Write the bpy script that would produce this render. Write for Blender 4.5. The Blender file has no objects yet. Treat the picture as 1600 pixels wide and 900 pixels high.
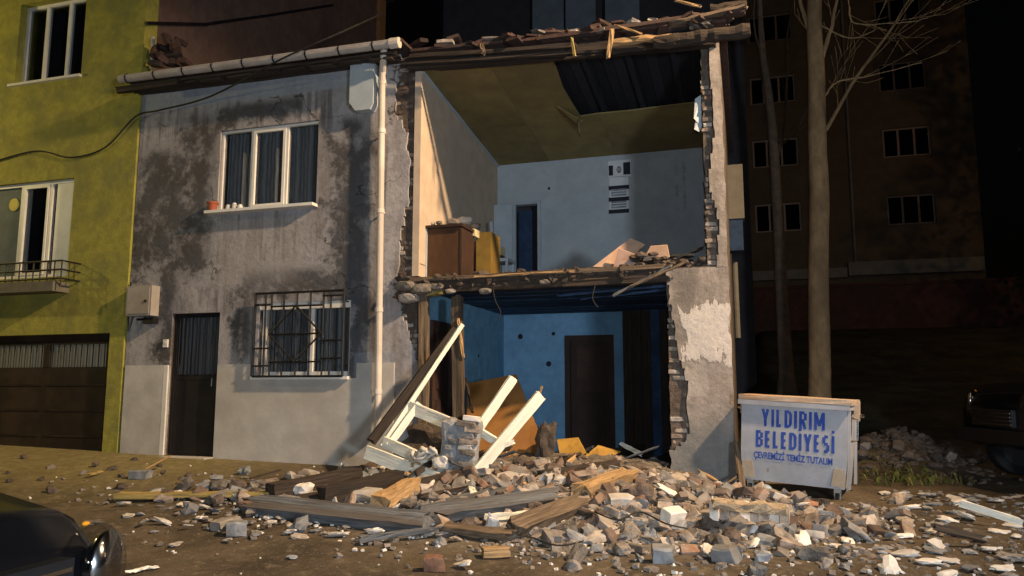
import bpy, bmesh, math, random
import numpy as np
from mathutils import Vector, Matrix, noise
random.seed(7)
sc = bpy.context.scene
COL = sc.collection
R = math.radians

# ------------------------------------------------------------------ camera
F, YAW, PIT = 1200.0, R(17), R(7.5)
CAM = Vector((0, -9.65, 1.35))
cd = bpy.data.cameras.new('camera'); cam = bpy.data.objects.new('camera', cd); COL.objects.link(cam)
cd.sensor_width = 36; cd.lens = 36 * F / 1600; cd.clip_start = .05; cd.clip_end = 1000
cam.location = CAM; cam.rotation_euler = (R(90) + PIT, 0, YAW); sc.camera = cam

# ------------------------------------------------------------------ sky and lamps (night)
w = bpy.data.worlds.new('World'); sc.world = w; w.use_nodes = True
nt = w.node_tree; bg = nt.nodes['Background']
sky = nt.nodes.new('ShaderNodeTexSky'); sky.sky_type = 'NISHITA'; sky.sun_disc = False
sky.sun_elevation = R(-4); sky.sun_rotation = R(120)
nt.links.new(sky.outputs[0], bg.inputs[0]); bg.inputs[1].default_value = 0.05

def lamp(name, kind, loc, energy, color, size=.2, aim=None, cone=None, blend=1):
    l = bpy.data.lights.new(name, kind); o = bpy.data.objects.new(name, l); COL.objects.link(o)
    o.location = loc; l.energy = energy; l.color = color; l.shadow_soft_size = size
    if aim is not None: o.rotation_euler = (Vector(aim) - Vector(loc)).to_track_quat('-Z', 'Y').to_euler()
    if cone: l.spot_size = R(cone); l.spot_blend = blend
    return o
# warm street lamp high on the right, sodium street lamp on the left, cool head lamps / flash from the street
lamp('street_lamp_light', 'SPOT', (6.9, -3.6, 10.4), 17500, (1, .70, .42), .24, (-4.4, -.5, 1.2), 64, .9)
lamp('sodium_lamp_light', 'POINT', (-16.8, -3.1, 6.3), 880, (1, .80, .30), .12)
lamp('flood_lamp_light', 'SPOT', (4.3, -11.2, 1.9), 2300, (.76, .87, 1), .45, (-2.2, 0, 2.6), 90, .8)
lamp('flash_light', 'POINT', (.06, -9.75, 1.45), 760, (.80, .89, 1), .03)
lamp('background_fill_light', 'POINT', (13, 9, 10), 520, (1, .62, .30), .15)  # added light for the too dark right background, no known lamp there
sc.view_settings.view_transform = 'Standard'; sc.view_settings.look = 'None'
sc.view_settings.exposure = 0; sc.view_settings.gamma = 1
sc.cycles.max_bounces = 6; sc.cycles.transparent_max_bounces = 8

# ------------------------------------------------------------------ pixel of the photograph on a vertical plane -> point
_f = Vector((-math.sin(YAW) * math.cos(PIT), math.cos(YAW) * math.cos(PIT), math.sin(PIT)))
_r = Vector((math.cos(YAW), math.sin(YAW), 0)); _u = _r.cross(_f)
def ray(px, py): return _f + _r * ((px - 800) / F) + _u * ((450 - py) / F)
def at(px, py, y=0.0):
    d = ray(px, py); return CAM + d * ((y - CAM.y) / d.y)
def atx(px, py, x):
    d = ray(px, py); return CAM + d * ((x - CAM.x) / d.x)
def sm(a, b, v):
    t = min(1, max(0, (v - a) / (b - a))); return t * t * (3 - 2 * t)
def lerp_path(pts):            # pts of (t, value), sorted by t
    ts = [p[0] for p in pts]; vs = [p[1] for p in pts]
    return lambda t: float(np.interp(t, ts, vs))

# ------------------------------------------------------------------ material nodes
class NT:
    def __init__(s, m): s.t = m.node_tree; s.n = s.t.nodes; s.l = s.t.links; s.co = None
    def new(s, kind, **kw):
        n = s.n.new(kind)
        for k, v in kw.items(): setattr(n, k, v)
        return n
    def put(s, sock, v):
        if isinstance(v, bpy.types.NodeSocket): s.l.new(v, sock)
        elif isinstance(v, (tuple, list)) and len(v) == 3 and sock.type == 'RGBA': sock.default_value = (*v, 1)
        else: sock.default_value = v
    def vec(s, scale=(1, 1, 1)):
        if s.co is None:
            tc = s.new('ShaderNodeTexCoord'); oi = s.new('ShaderNodeObjectInfo')
            mul = s.new('ShaderNodeVectorMath', operation='SCALE'); s.l.new(s.new('ShaderNodeAttribute', attribute_name='grain').outputs['Vector'] if getattr(s, 'grain', 0) else tc.outputs['Object'], mul.inputs[0]); mul.inputs['Scale'].default_value = 1
            add = s.new('ShaderNodeVectorMath', operation='ADD'); s.l.new(mul.outputs[0], add.inputs[0])
            r = s.new('ShaderNodeMath', operation='MULTIPLY'); s.l.new(oi.outputs['Random'], r.inputs[0]); r.inputs[1].default_value = 40
            s.rand = oi.outputs['Random']; s.obj = tc.outputs['Object']; s.l.new(r.outputs[0], add.inputs[1]); s.co = add.outputs[0]
        if scale == (1, 1, 1): return s.co
        m = s.new('ShaderNodeVectorMath', operation='MULTIPLY'); s.l.new(s.co, m.inputs[0]); m.inputs[1].default_value = scale
        return m.outputs[0]
    def noise(s, scale, detail=6, rough=.6, st=(1, 1, 1), dist=0):
        n = s.new('ShaderNodeTexNoise'); s.l.new(s.vec(st), n.inputs['Vector'])
        n.inputs['Scale'].default_value = scale; n.inputs['Detail'].default_value = detail
        n.inputs['Roughness'].default_value = rough; n.inputs['Distortion'].default_value = dist
        return n.outputs['Fac']
    def rng(s, v, a, b, c=0, d=1):
        n = s.new('ShaderNodeMapRange', interpolation_type='SMOOTHSTEP'); s.put(n.inputs[0], v)
        for i, q in enumerate((a, b, c, d)): n.inputs[i + 1].default_value = q
        return n.outputs[0]
    def math(s, op, a, b=0):
        n = s.new('ShaderNodeMath', operation=op); s.put(n.inputs[0], a); s.put(n.inputs[1], b); return n.outputs[0]
    def mix(s, f, a, b, mode='MIX'):
        n = s.new('ShaderNodeMix', data_type='RGBA', blend_type=mode); s.put(n.inputs[0], f); s.put(n.inputs[6], a); s.put(n.inputs[7], b); return n.outputs[2]
    def bump(s, h, strength=.3, dist=.02):
        n = s.new('ShaderNodeBump'); s.put(n.inputs['Height'], h); n.inputs['Strength'].default_value = strength; n.inputs['Distance'].default_value = dist
        return n.outputs[0]
    def xyz(s):
        s.vec(); n = s.new('ShaderNodeSeparateXYZ'); s.l.new(s.obj, n.inputs[0]); return n.outputs
    def box(s, x0, x1, z0, z1, soft, warp=None, amt=0):
        o = s.xyz(); x, z = o[0], o[2]
        if warp is not None:
            k = s.math('MULTIPLY', s.math('SUBTRACT', warp, .5), amt); x = s.math('ADD', x, k); z = s.math('ADD', z, k)
        m = s.math('MULTIPLY', s.rng(x, x0 - soft, x0 + soft), s.rng(x, x1 - soft, x1 + soft, 1, 0))
        return s.math('MULTIPLY', m, s.math('MULTIPLY', s.rng(z, z0 - soft, z0 + soft), s.rng(z, z1 - soft, z1 + soft, 1, 0)))
MATS = {}
WOODS = ('weathered_wood', 'blackened_timber', 'dark_old_wood', 'raw_split_wood', 'grey_blue_wood', 'yellow_plank_wood', 'flaking_white_paint')
def newmat(name):
    m = bpy.data.materials.new(name); m.use_nodes = True; MATS[name] = m
    return m, NT(m), m.node_tree.nodes['Principled BSDF']
def mat(name, base, dark=.55, dirt=None, dirt_amt=.5, scale=6, stretch=(1, 1, 1), rough=.85, bump=.3, bd=.01, vary=.25, metal=0, spec=.3, bscale=None, chips=None, chip_at=.62):
    """colour with two scales of noise, a dirt colour in patches, per-object variation and a bump"""
    m, n, p = newmat(name)
    if name in WOODS: n.grain = True; stretch = (.05, 1, 1); scale *= 5; bump = 1; dark *= .7
    a = n.noise(scale, 8, .65, stretch); b = n.noise(scale * .22, 5, .6, stretch); c = n.noise(scale * 6, 3, .6, stretch)
    col = n.mix(n.rng(a, .3, .7), tuple(x * dark for x in base), base)
    if dirt: col = n.mix(n.math('MULTIPLY', n.rng(b, .42, .68), dirt_amt), col, dirt)
    if chips: col = n.mix(n.rng(a, chip_at, chip_at + .04), col, chips)
    if vary:
        v = n.rng(n.rand, 0, 1, 1 - vary, 1 + vary); hs = n.new('ShaderNodeHueSaturation'); n.put(hs.inputs['Value'], v); n.put(hs.inputs['Color'], col); col = hs.outputs[0]
    n.put(p.inputs['Base Color'], col); p.inputs['Roughness'].default_value = rough; p.inputs['Metallic'].default_value = metal
    p.inputs['Specular IOR Level'].default_value = spec
    if bump:
        h = n.math('ADD', a, n.math('MULTIPLY', c, .5)); n.put(p.inputs['Normal'], n.bump(h, bump, bd))
    return m

PLASTER = None
def facade_material():
    m, n, p = newmat('grey_stucco')
    big = n.noise(.8, 7, .65); mid = n.noise(2.9, 8, .72); fine = n.noise(13, 7, .7); vert = n.noise(1.6, 6, .6, (1.6, 1, .35))
    col = n.mix(n.rng(mid, .35, .65), (.275, .26, .26), (.40, .38, .38))
    col = n.mix(n.math('MULTIPLY', n.rng(vert, .5, .68), .55), col, (.15, .125, .11))
    zones = None
    for z in ((-9.3, -8.2, 3.1, 5.1, .35), (-8.4, -7.75, 3.1, 5.6, .25), (-5.75, -5.0, 2.3, 5.1, .25), (-7.75, -6.2, 5.38, 5.72, .12), (-8.7, -8.3, 1.7, 3.2, .2), (-7.3, -6.95, 1.75, 2.9, .15), (-5.35, -4.95, 1.3, 2.7, .12), (-7.2, -5.2, 2.7, 3.1, .15), (-5.6, -5.2, 3.4, 5.3, .15), (-8.95, -8.5, 3.3, 4.2, .15)):
        b = n.box(*z, mid, .5); zones = b if zones is None else n.math('MAXIMUM', zones, b)
    st = n.math('ADD', n.math('MULTIPLY', zones, .25), n.math('ADD', n.math('MULTIPLY', mid, 1.05), n.math('MULTIPLY', fine, .2))); st = n.rng(st, .66, .90)
    col = n.mix(n.math('MULTIPLY', st, .9), col, n.mix(n.rng(big, .4, .6), (.050, .044, .040), (.056, .058, .066)))
    drip = n.rng(n.noise(5.5, 4, .6, (1.6, 1, .10)), .5, .66); dz = None
    for z in ((-7.8, -5.9, 3.25, 4.0, .12), (-6.95, -5.3, .95, 1.5, .1), (-9.2, -4.9, 5.2, 5.9, .2), (-8.4, -7.45, 2.45, 2.85, .1), (-5.1, -4.7, 1.5, 5.5, .12)):
        b = n.box(*z, mid, .3); dz = b if dz is None else n.math('MAXIMUM', dz, b)
    col = n.mix(n.math('MULTIPLY', n.math('MULTIPLY', drip, dz), .6), col, (.07, .06, .055))
    vo = n.new('ShaderNodeTexVoronoi', feature='DISTANCE_TO_EDGE'); vw = n.new('ShaderNodeVectorMath', operation='ADD'); n.l.new(n.vec(), vw.inputs[0]); nv = n.new('ShaderNodeTexNoise'); n.l.new(n.vec(), nv.inputs['Vector']); nv.inputs['Scale'].default_value = 2.2; nv.inputs['Detail'].default_value = 6; n.l.new(nv.outputs['Color'], vw.inputs[1]); n.l.new(vw.outputs[0], vo.inputs['Vector']); vo.inputs['Scale'].default_value = .75
    crack = n.math('MULTIPLY', n.rng(vo.outputs['Distance'], .004, .012, 1, 0), n.rng(big, .48, .6)); col = n.mix(n.math('MULTIPLY', crack, .8), col, (.03, .027, .025))
    pale = n.box(-7.6, -6.2, 2.9, 3.9, .25, mid, .5); col = n.mix(n.math('MULTIPLY', pale, .45), col, (.36, .33, .31))
    under = n.box(-9.2, -4.9, 5.76, 6.4, .02, mid, .06); col = n.mix(n.math('MULTIPLY', under, .75), col, (.27, .30, .33))  # bluish band down to the eave shadow's edge: painted shade mixed with old paint
    shade_patch = n.box(-5.25, -4.62, .4, 1.85, .02, mid, .05); col = n.mix(n.math('MULTIPLY', shade_patch, .5), col, (.25, .27, .3))  # cast shadow by the drain pipe painted as a grey-blue rectangle
    col = n.mix(n.rng(fine, .3, .7), n.mix(.2, col, (.03, .028, .025)), col)
    n.put(p.inputs['Base Color'], col); p.inputs['Roughness'].default_value = .92; p.inputs['Specular IOR Level'].default_value = .15
    n.put(p.inputs['Normal'], n.bump(n.math('ADD', mid, n.math('MULTIPLY', fine, .5)), .55, .03))
    return m
def pillar_material():
    m, n, p = newmat('pillar_stucco')
    mid = n.noise(3.2, 8, .68); fine = n.noise(15, 7, .7); vert = n.noise(2.4, 6, .6, (2, 1, .4))
    col = n.mix(n.rng(mid, .35, .65), (.20, .175, .15), (.32, .28, .25))
    col = n.mix(n.math('MULTIPLY', n.rng(vert, .5, .65), .5), col, (.11, .095, .085))
    wp = n.math('ADD', mid, n.math('MULTIPLY', n.math('SUBTRACT', vert, .5), 1.6))
    pale = n.box(-.83, -.12, 1.62, 2.38, .02, wp, .62); col = n.mix(pale, col, (.50, .46, .42))
    pale2 = n.box(-.8, -.55, 1.2, 1.6, .03, wp, .4); col = n.mix(n.math('MULTIPLY', pale2, .35), col, (.45, .42, .38))
    low = n.box(-1, 0, -.2, .95, .2, mid, .4); col = n.mix(n.math('MULTIPLY', low, .75), col, (.16, .165, .16))
    col = n.mix(n.rng(fine, .3, .7), n.mix(.2, col, (.03, .028, .025)), col)
    n.put(p.inputs['Base Color'], col); p.inputs['Roughness'].default_value = .92; p.inputs['Specular IOR Level'].default_value = .15
    n.put(p.inputs['Normal'], n.bump(n.math('ADD', mid, n.math('ADD', n.math('MULTIPLY', fine, .5), pale)), .6, .03))
    return m
def glass_material(name, tint, rough=.05, see=.6):
    m, n, p = newmat(name)
    n.n.remove(p); out = n.n['Material Output']
    t = n.new('ShaderNodeBsdfTransparent'); t.inputs[0].default_value = (*tint, 1); g = n.new('ShaderNodeBsdfGlossy'); g.inputs['Roughness'].default_value = rough
    g.inputs[0].default_value = (.8, .8, .8, 1); lw = n.new('ShaderNodeLayerWeight'); fr = n.math('ADD', n.math('MULTIPLY', n.math('POWER', lw.outputs['Facing'], 4), .5), .04)
    mx = n.new('ShaderNodeMixShader'); n.l.new(fr, mx.inputs[0]); n.l.new(t.outputs[0], mx.inputs[1]); n.l.new(g.outputs[0], mx.inputs[2]); n.l.new(mx.outputs[0], out.inputs[0])
    return m
def ground_material():
    m, n, p = newmat('mud')
    a = n.noise(1.3, 8, .7); b = n.noise(.35, 5, .6); c = n.noise(28, 5, .7); d = n.noise(9, 6, .7)
    col = n.mix(n.rng(a, .35, .65), (.042, .032, .021), (.095, .072, .046))
    col = n.mix(n.rng(d, .5, .75), col, (.15, .12, .08)); col = n.mix(n.rng(c, .62, .7), col, (.26, .24, .2))
    o = n.xyz(); left = n.rng(n.math('ADD', o[0], n.math('MULTIPLY', a, 1.5)), -7, -4.2, 1, 0); front = n.rng(o[1], -4, -1.2)
    col = n.mix(n.math('MULTIPLY', n.math('MULTIPLY', left, front), .75), col, n.mix(n.rng(d, .3, .7), (.17, .14, .06), (.29, .24, .105)))  # yellow lamplight on the left ground painted into the mud colour
    dx_ = n.math('MULTIPLY', n.math('ADD', o[0], 1.8), .38); dy_ = n.math('MULTIPLY', n.math('ADD', o[1], 2.1), .62); rad = n.math('ADD', n.math('MULTIPLY', dx_, dx_), n.math('MULTIPLY', dy_, dy_))
    dust = n.math('MULTIPLY', n.rng(n.math('ADD', rad, n.math('MULTIPLY', d, .8)), .6, 1.9, 1, 0), n.rng(d, .3, .6)); col = n.mix(n.math('MULTIPLY', dust, .6), col, (.17, .15, .125))
    grass = n.math('MULTIPLY', n.rng(o[1], 2.5, 5), n.rng(o[0], -.5, .5)); col = n.mix(n.math('MULTIPLY', grass, .8), col, n.mix(n.rng(a, .4, .6), (.015, .017, .008), (.04, .036, .018)))
    n.put(p.inputs['Base Color'], col); n.put(p.inputs['Roughness'], n.rng(b, .3, .7, .55, .95)); p.inputs['Specular IOR Level'].default_value = .25
    n.put(p.inputs['Normal'], n.bump(n.math('ADD', d, n.math('MULTIPLY', c, .6)), .7, .03))
    return m
def stripe_material(name, a, b, scale, axis):
    m, n, p = newmat(name)
    wv = n.new('ShaderNodeTexWave', bands_direction=axis); n.l.new(n.vec(), wv.inputs['Vector']); wv.inputs['Scale'].default_value = scale; wv.inputs['Distortion'].default_value = 2.5; wv.inputs['Detail'].default_value = 3
    n.put(p.inputs['Base Color'], n.mix(wv.outputs['Fac'], a, b)); p.inputs['Roughness'].default_value = .85
    n.put(p.inputs['Normal'], n.bump(wv.outputs['Fac'], .5, .02)); return m
def emis(name, col, s):
    m, n, p = newmat(name); p.inputs['Base Color'].default_value = (*col, 1); p.inputs['Emission Color'].default_value = (*col, 1); p.inputs['Emission Strength'].default_value = s; return m

STUCCO = facade_material(); PILLAR = pillar_material(); MUD = ground_material()
DADO = mat('dado_render', (.50, .475, .43), .78, (.33, .295, .25), .65, 3, bump=.35, vary=0)
YELLOW = mat('yellow_stucco', (.33, .30, .055), .72, (.17, .165, .05), .75, 9, bump=.6, vary=0, bd=.015)
RED = mat('red_stucco', (.15, .092, .07), .7, (.09, .05, .035), .6, 5, bump=.3, vary=0)
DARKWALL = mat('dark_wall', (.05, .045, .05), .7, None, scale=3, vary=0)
APT = mat('brown_stucco', (.11, .074, .044), .75, (.08, .045, .02), .6, 2.2, bump=.2, vary=0)
APT_BAND = mat('pale_concrete', (.2, .17, .13), .7, (.12, .1, .08), .5, 3, vary=0)
RETAIN = mat('retaining_wall', (.085, .034, .022), .6, (.03, .02, .015), .5, 3, vary=0)
WHITE = mat('white_pvc', (.72, .69, .62), .85, (.4, .36, .3), .3, 5, rough=.45, bump=.05, vary=0)
PAINTW = mat('flaking_white_paint', (.86, .83, .70), 1.1, (.42, .36, .27), .5, 7, (1, 1, 1), rough=.6, bump=.3, vary=.08, chips=(.16, .11, .07), chip_at=.64)
BRICK = mat('old_brick', (.27, .195, .145), .4, (.31, .28, .245), .9, 14, rough=.95, bump=.8, vary=.35)
BRICKR = mat('red_brick', (.26, .135, .085), .5, (.27, .22, .18), .85, 14, rough=.95, bump=.8, vary=.35)
BRICKM = mat('mortar_crusted_brick', (.25, .20, .16), .45, (.35, .32, .285), .9, 11, rough=.95, bump=.9, vary=.25)
BRICKD = mat('sooty_brick', (.14, .095, .07), .5, (.06, .05, .045), .6, 14, rough=.95, bump=.8, vary=.35)
MORTAR = mat('mortar', (.25, .215, .18), .5, (.10, .08, .065), .6, 9, rough=.95, bump=.9, vary=.3, bd=.03)
MORTARD = mat('dark_mortar', (.13, .10, .08), .45, (.05, .04, .03), .6, 9, rough=.95, bump=.9, vary=.2, bd=.03)
LUMP = mat('mortar_lump', (.34, .30, .26), .5, (.16, .13, .10), .6, 12, rough=.95, bump=.9, vary=.4, bd=.02)
PLASTERW = mat('broken_plaster', (.62, .58, .52), .7, (.36, .31, .26), .6, 8, rough=.9, bump=.5, vary=.25)
GREYBLOCK = mat('blue_grey_plaster', (.25, .255, .26), .5, (.13, .115, .10), .65, 9, rough=.9, bump=.7, vary=.25)
WOOD = mat('weathered_wood', (.19, .135, .085), .4, (.08, .06, .045), .6, 9, (1, 1, 1), bump=.6, vary=.3)
CHAR = mat('blackened_timber', (.03, .023, .019), .5, (.06, .045, .035), .5, 10, bump=.6, vary=.3)
WOODD = mat('dark_old_wood', (.06, .042, .03), .4, (.03, .024, .02), .6, 10, bump=.6, vary=.3)
WOODL = mat('raw_split_wood', (.50, .32, .15), .55, (.28, .17, .08), .6, 12, bump=.6, vary=.2)
WOODG = mat('grey_blue_wood', (.135, .145, .155), .45, (.075, .058, .045), .8, 8, bump=.5, vary=.2)
WOODY = mat('yellow_plank_wood', (.42, .31, .10), .7, (.25, .18, .07), .5, 8, bump=.3, vary=.1)
FIBRE = mat('orange_fibreboard', (.29, .135, .034), .75, (.22, .095, .03), .6, 7, rough=.7, bump=.15, vary=.1)
FIBREY = mat('yellow_fibreboard', (.40, .225, .04), .7, (.22, .12, .035), .5, 7, rough=.7, bump=.15, vary=.1)
CARD = mat('tan_board', (.42, .27, .18), .7, (.3, .22, .17), .5, 6, rough=.85, bump=.2, vary=.15)
BLUE = mat('blue_limewash', (.17, .345, .52), .78, (.11, .21, .31), .5, 6, rough=.9, bump=.4, vary=0, chips=(.22, .32, .40), chip_at=.665)
BLUEL = mat('pale_blue_limewash', (.15, .32, .45), .7, (.05, .15, .28), .5, 6, rough=.9, bump=.4, vary=0)
PALE = mat('pale_blue_wall', (.385, .43, .455), .85, (.26, .32, .36), .5, 4, rough=.9, bump=.3, vary=0, chips=(.24, .24, .23), chip_at=.675)
CREAM = mat('cream_wall', (.50, .395, .29), .82, (.38, .32, .26), .5, 4, rough=.9, bump=.3, vary=0)
CEIL = mat('olive_ceiling_board', (.24, .185, .072), .75, (.12, .085, .04), .6, 3, rough=.85, bump=.2, vary=.12)
NAVY = mat('navy_board', (.022, .05, .105), .6, (.012, .02, .035), .6, 8, bump=.4, vary=.3)
ATTIC = mat('attic_board', (.013, .014, .020), .5, (.01, .01, .014), .6, 8, bump=.5, vary=.4)
BROWNDOOR = mat('brown_door', (.045, .022, .014), .6, (.02, .012, .01), .5, 5, rough=.7, bump=.2, vary=.15)
BLACK = mat('black_metal', (.012, .012, .013), .7, (.03, .02, .015), .4, 12, rough=.5, bump=.1, vary=0)
GARAGE = mat('brown_steel', (.02, .013, .01), .7, (.055, .035, .02), .5, 5, rough=.55, bump=.1, vary=.05)
GREYM = mat('grey_cabinet', (.33, .30, .26), .85, (.2, .15, .1), .5, 6, rough=.6, bump=.05, vary=0)
GUTTER = mat('gutter_zinc', (.42, .37, .33), .75, (.25, .2, .16), .5, 6, rough=.6, bump=.1, vary=0)
PIPE = mat('pipe_white', (.62, .55, .47), .85, (.35, .29, .23), .5, 4, rough=.5, bump=.05, vary=0)
ROOFT = mat('roof_tile', (.065, .036, .028), .5, (.035, .028, .025), .6, 9, rough=.9, bump=.5, vary=.35)
DUMP = mat('galvanised_blue_grey', (.34, .35, .38), .82, (.22, .21, .21), .55, 4, rough=.6, bump=.12, vary=0, metal=0, chips=(.20, .13, .085), chip_at=.645)
DUMPLID = mat('rusty_lid', (.45, .36, .28), .7, (.38, .20, .09), .75, 6, rough=.7, bump=.2, vary=0)
RUSTY = mat('rusty_patch', (.36, .32, .25), .75, (.28, .19, .12), .5, 10, rough=.8, bump=.2, vary=0)
INK = mat('blue_paint_letters', (.018, .055, .30), .8, (.08, .12, .33), .4, 40, rough=.7, bump=0, vary=0)
RUBBER = mat('rubber', (.015, .015, .015), .7, None, scale=8, rough=.8, bump=.1, vary=0)
CHROME = mat('bright_metal', (.6, .6, .6), .8, None, scale=8, rough=.2, metal=1, bump=0, vary=0)
CARP = mat('black_car_paint', (.006, .006, .007), .9, None, scale=3, rough=.18, bump=0, vary=0, spec=.35)
PLASTIC = mat('dark_plastic', (.01, .01, .011), .8, None, scale=8, rough=.55, bump=0, vary=0)
AMBER = mat('amber_lens', (.75, .28, .02), .9, None, scale=8, rough=.15, bump=0, vary=0)
BARK = mat('tree_bark', (.42, .27, .13), .55, (.14, .09, .05), .6, 7, (1, 1, .5), rough=.9, bump=.6, vary=.15)
BARKD = mat('dark_bark', (.12, .08, .05), .5, (.06, .045, .03), .6, 7, rough=.9, bump=.6, vary=.2)
LEAFD = mat('dark_evergreen', (.012, .018, .012), .5, None, scale=5, rough=.8, bump=0, vary=.3)
WEED = mat('weed_green', (.10, .12, .025), .5, (.16, .12, .04), .5, 9, rough=.8, bump=0, vary=.3)
CURTAIN = stripe_material('curtain_cloth', (.24, .235, .225), (.42, .405, .38), 4.5, 'X')
LACE = stripe_material('pale_curtain', (.48, .46, .38), (.66, .63, .54), 5, 'X')
GLASS = glass_material('window_glass', (.72, .74, .76))
GLASSD = glass_material('dark_glass', (.25, .26, .28))
LENS = glass_material('lamp_lens', (.85, .87, .9), .03)
TERRA = mat('terracotta', (.40, .10, .045), .75, (.2, .07, .04), .4, 9, bump=.2, vary=0)
JAR = mat('pale_jar', (.5, .5, .48), .8, (.3, .28, .25), .4, 9, rough=.4, bump=0, vary=.2)
CABLE = mat('black_cable', (.02, .018, .016), .8, None, scale=8, rough=.7, bump=0, vary=0)
CLOTH = mat('pale_cloth', (.66, .60, .52), .75, (.45, .38, .3), .5, 9, rough=.95, bump=.5, vary=.1)
PAPER = mat('paper', (.56, .59, .6), .92, None, scale=6, bump=0, vary=.05)
PRINT = mat('black_print', (.02, .022, .03), .8, None, scale=8, bump=0, vary=0)
DIRTSTUFF = mat('rubble_fines', (.20, .165, .13), .4, (.085, .065, .045), .7, 10, rough=1, bump=1, vary=0, bd=.04, chips=(.38, .34, .29), chip_at=.63)
DIMBOX = mat('dim_box_paint', (.12, .105, .075), .8, bump=.1, vary=0)
YPLATE = mat('yellow_plate', (.6, .5, .12), .8, None, scale=8, bump=0, vary=0)

# ------------------------------------------------------------------ mesh helpers
def box(bm, x0, x1, y0, y1, z0, z1, M=None):
    vs = [bm.verts.new(v) for v in ((x0, y0, z0), (x1, y0, z0), (x1, y1, z0), (x0, y1, z0), (x0, y0, z1), (x1, y0, z1), (x1, y1, z1), (x0, y1, z1))]
    if M is not None:
        for v in vs: v.co = M @ v.co
    for f in ((0, 3, 2, 1), (4, 5, 6, 7), (0, 1, 5, 4), (1, 2, 6, 5), (2, 3, 7, 6), (3, 0, 4, 7)): bm.faces.new([vs[i] for i in f])
    return vs
def quad(bm, pts): return bm.faces.new([bm.verts.new(p) for p in pts])
def prism(bm, poly, d):          # poly: 3D points, d: extrusion vector
    a = [bm.verts.new(p) for p in poly]; b = [bm.verts.new(Vector(p) + Vector(d)) for p in poly]; n = len(a)
    bm.faces.new(a); bm.faces.new(b[::-1])
    for i in range(n): bm.faces.new((a[i], b[i], b[(i + 1) % n], a[(i + 1) % n]))
def tube(bm, pts, rad, n=8, cap=True):
    pts = [Vector(p) for p in pts]; rad = rad if isinstance(rad, (list, tuple)) else [rad] * len(pts); rings = []
    ref = Vector((0, 0, 1)) if abs((pts[-1] - pts[0]).normalized().z) < .9 else Vector((1, 0, 0))
    for i, p in enumerate(pts):
        t = (pts[min(i + 1, len(pts) - 1)] - pts[max(i - 1, 0)]).normalized(); a = t.cross(ref).normalized(); b = t.cross(a)
        rings.append([bm.verts.new(p + (a * math.cos(k * 2 * math.pi / n) + b * math.sin(k * 2 * math.pi / n)) * rad[i]) for k in range(n)])
    for r0, r1 in zip(rings, rings[1:]):
        for k in range(n): bm.faces.new((r0[k], r0[(k + 1) % n], r1[(k + 1) % n], r1[k]))
    if cap: bm.faces.new(rings[0][::-1]); bm.faces.new(rings[-1])
def lathe(bm, prof, n=20, M=None):   # prof: (r, z)
    rings = [[bm.verts.new((r * math.cos(k * 2 * math.pi / n), r * math.sin(k * 2 * math.pi / n), z)) for k in range(n)] for r, z in prof]
    for r0, r1 in zip(rings, rings[1:]):
        for k in range(n): bm.faces.new((r0[k], r0[(k + 1) % n], r1[(k + 1) % n], r1[k]))
    bm.faces.new(rings[0][::-1]); bm.faces.new(rings[-1])
    if M is not None:
        for r in rings:
            for v in r: v.co = M @ v.co
def beam(bm, p0, p1, w, t, roll=0, seg=5, jit=.004, jag=0.0, bow=0, taper=1):
    """timber from p0 to p1: w wide, t thick, uneven, with splintered ends when jag > 0"""
    p0, p1 = Vector(p0), Vector(p1); ax = p1 - p0; L = ax.length; ax.normalize()
    up = Vector((0, 0, 1)) if abs(ax.z) < .95 else Vector((0, 1, 0)); s = ax.cross(up).normalized(); u = s.cross(ax).normalized()
    q = Matrix.Rotation(roll, 3, ax); s = q @ s; u = q @ u
    prof = [(-.5, -.5), (-.16, -.5), (.16, -.5), (.5, -.5), (.5, 0), (.5, .5), (.16, .5), (-.16, .5), (-.5, .5), (-.5, 0)]; rings = []
    for i in range(seg + 1):
        f = i / seg; k = 1 + (taper - 1) * f; ring = []
        for a, b in prof:
            o = random.uniform(-jag, jag * .3) * (1 if i == seg else -1 if i == 0 else 0) if i in (0, seg) else 0
            ring.append(bm.verts.new(p0 + ax * (L * f + o) + s * (a * w * k + random.uniform(-jit, jit)) + u * (b * t * k + random.uniform(-jit, jit) + bow * math.sin(math.pi * f))))
        rings.append(ring)
    n = len(prof)
    for r0, r1 in zip(rings, rings[1:]):
        for k in range(n): bm.faces.new((r0[k], r0[(k + 1) % n], r1[(k + 1) % n], r1[k]))
    bm.faces.new(rings[0][::-1]); bm.faces.new(rings[-1])
def log(bm, p0, p1, r, n=10, seg=10, jit=.012, jag=.05):
    p0, p1 = Vector(p0), Vector(p1); pts = []; rr = []
    for i in range(seg + 1):
        f = i / seg; p = p0.lerp(p1, f) + Vector((0, random.uniform(-1, 1), random.uniform(-1, 1))) * jit; pts.append(p); rr.append(r * (1 + random.uniform(-.12, .12)))
    k = len(bm.verts); tube(bm, pts, rr, n); bm.verts.ensure_lookup_table()
    for v in list(bm.verts)[k:]: v.co += Vector((random.uniform(-1, 1), random.uniform(-1, 1), random.uniform(-1, 1))) * jit * .7
def rock(bm, M, size, seed, sub=1, amp=.28, box_=.5):
    k = len(bm.verts); bmesh.ops.create_icosphere(bm, subdivisions=sub, radius=.5); bm.verts.ensure_lookup_table()
    for v in list(bm.verts)[k:]:
        c = v.co.copy(); mx = max(abs(c.x), abs(c.y), abs(c.z)); c = c.lerp(c * (.5 / mx), box_)
        c *= 1 + amp * noise.noise(c * 2.3 + Vector((seed * 7.1, seed * 3.3, 0)))
        if sub > 1: c *= 1 + amp * .3 * noise.noise(c * 6.5 + Vector((seed, 5, 9)))
        v.co = M @ Vector((c.x * size[0], c.y * size[1], c.z * size[2]))
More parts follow.
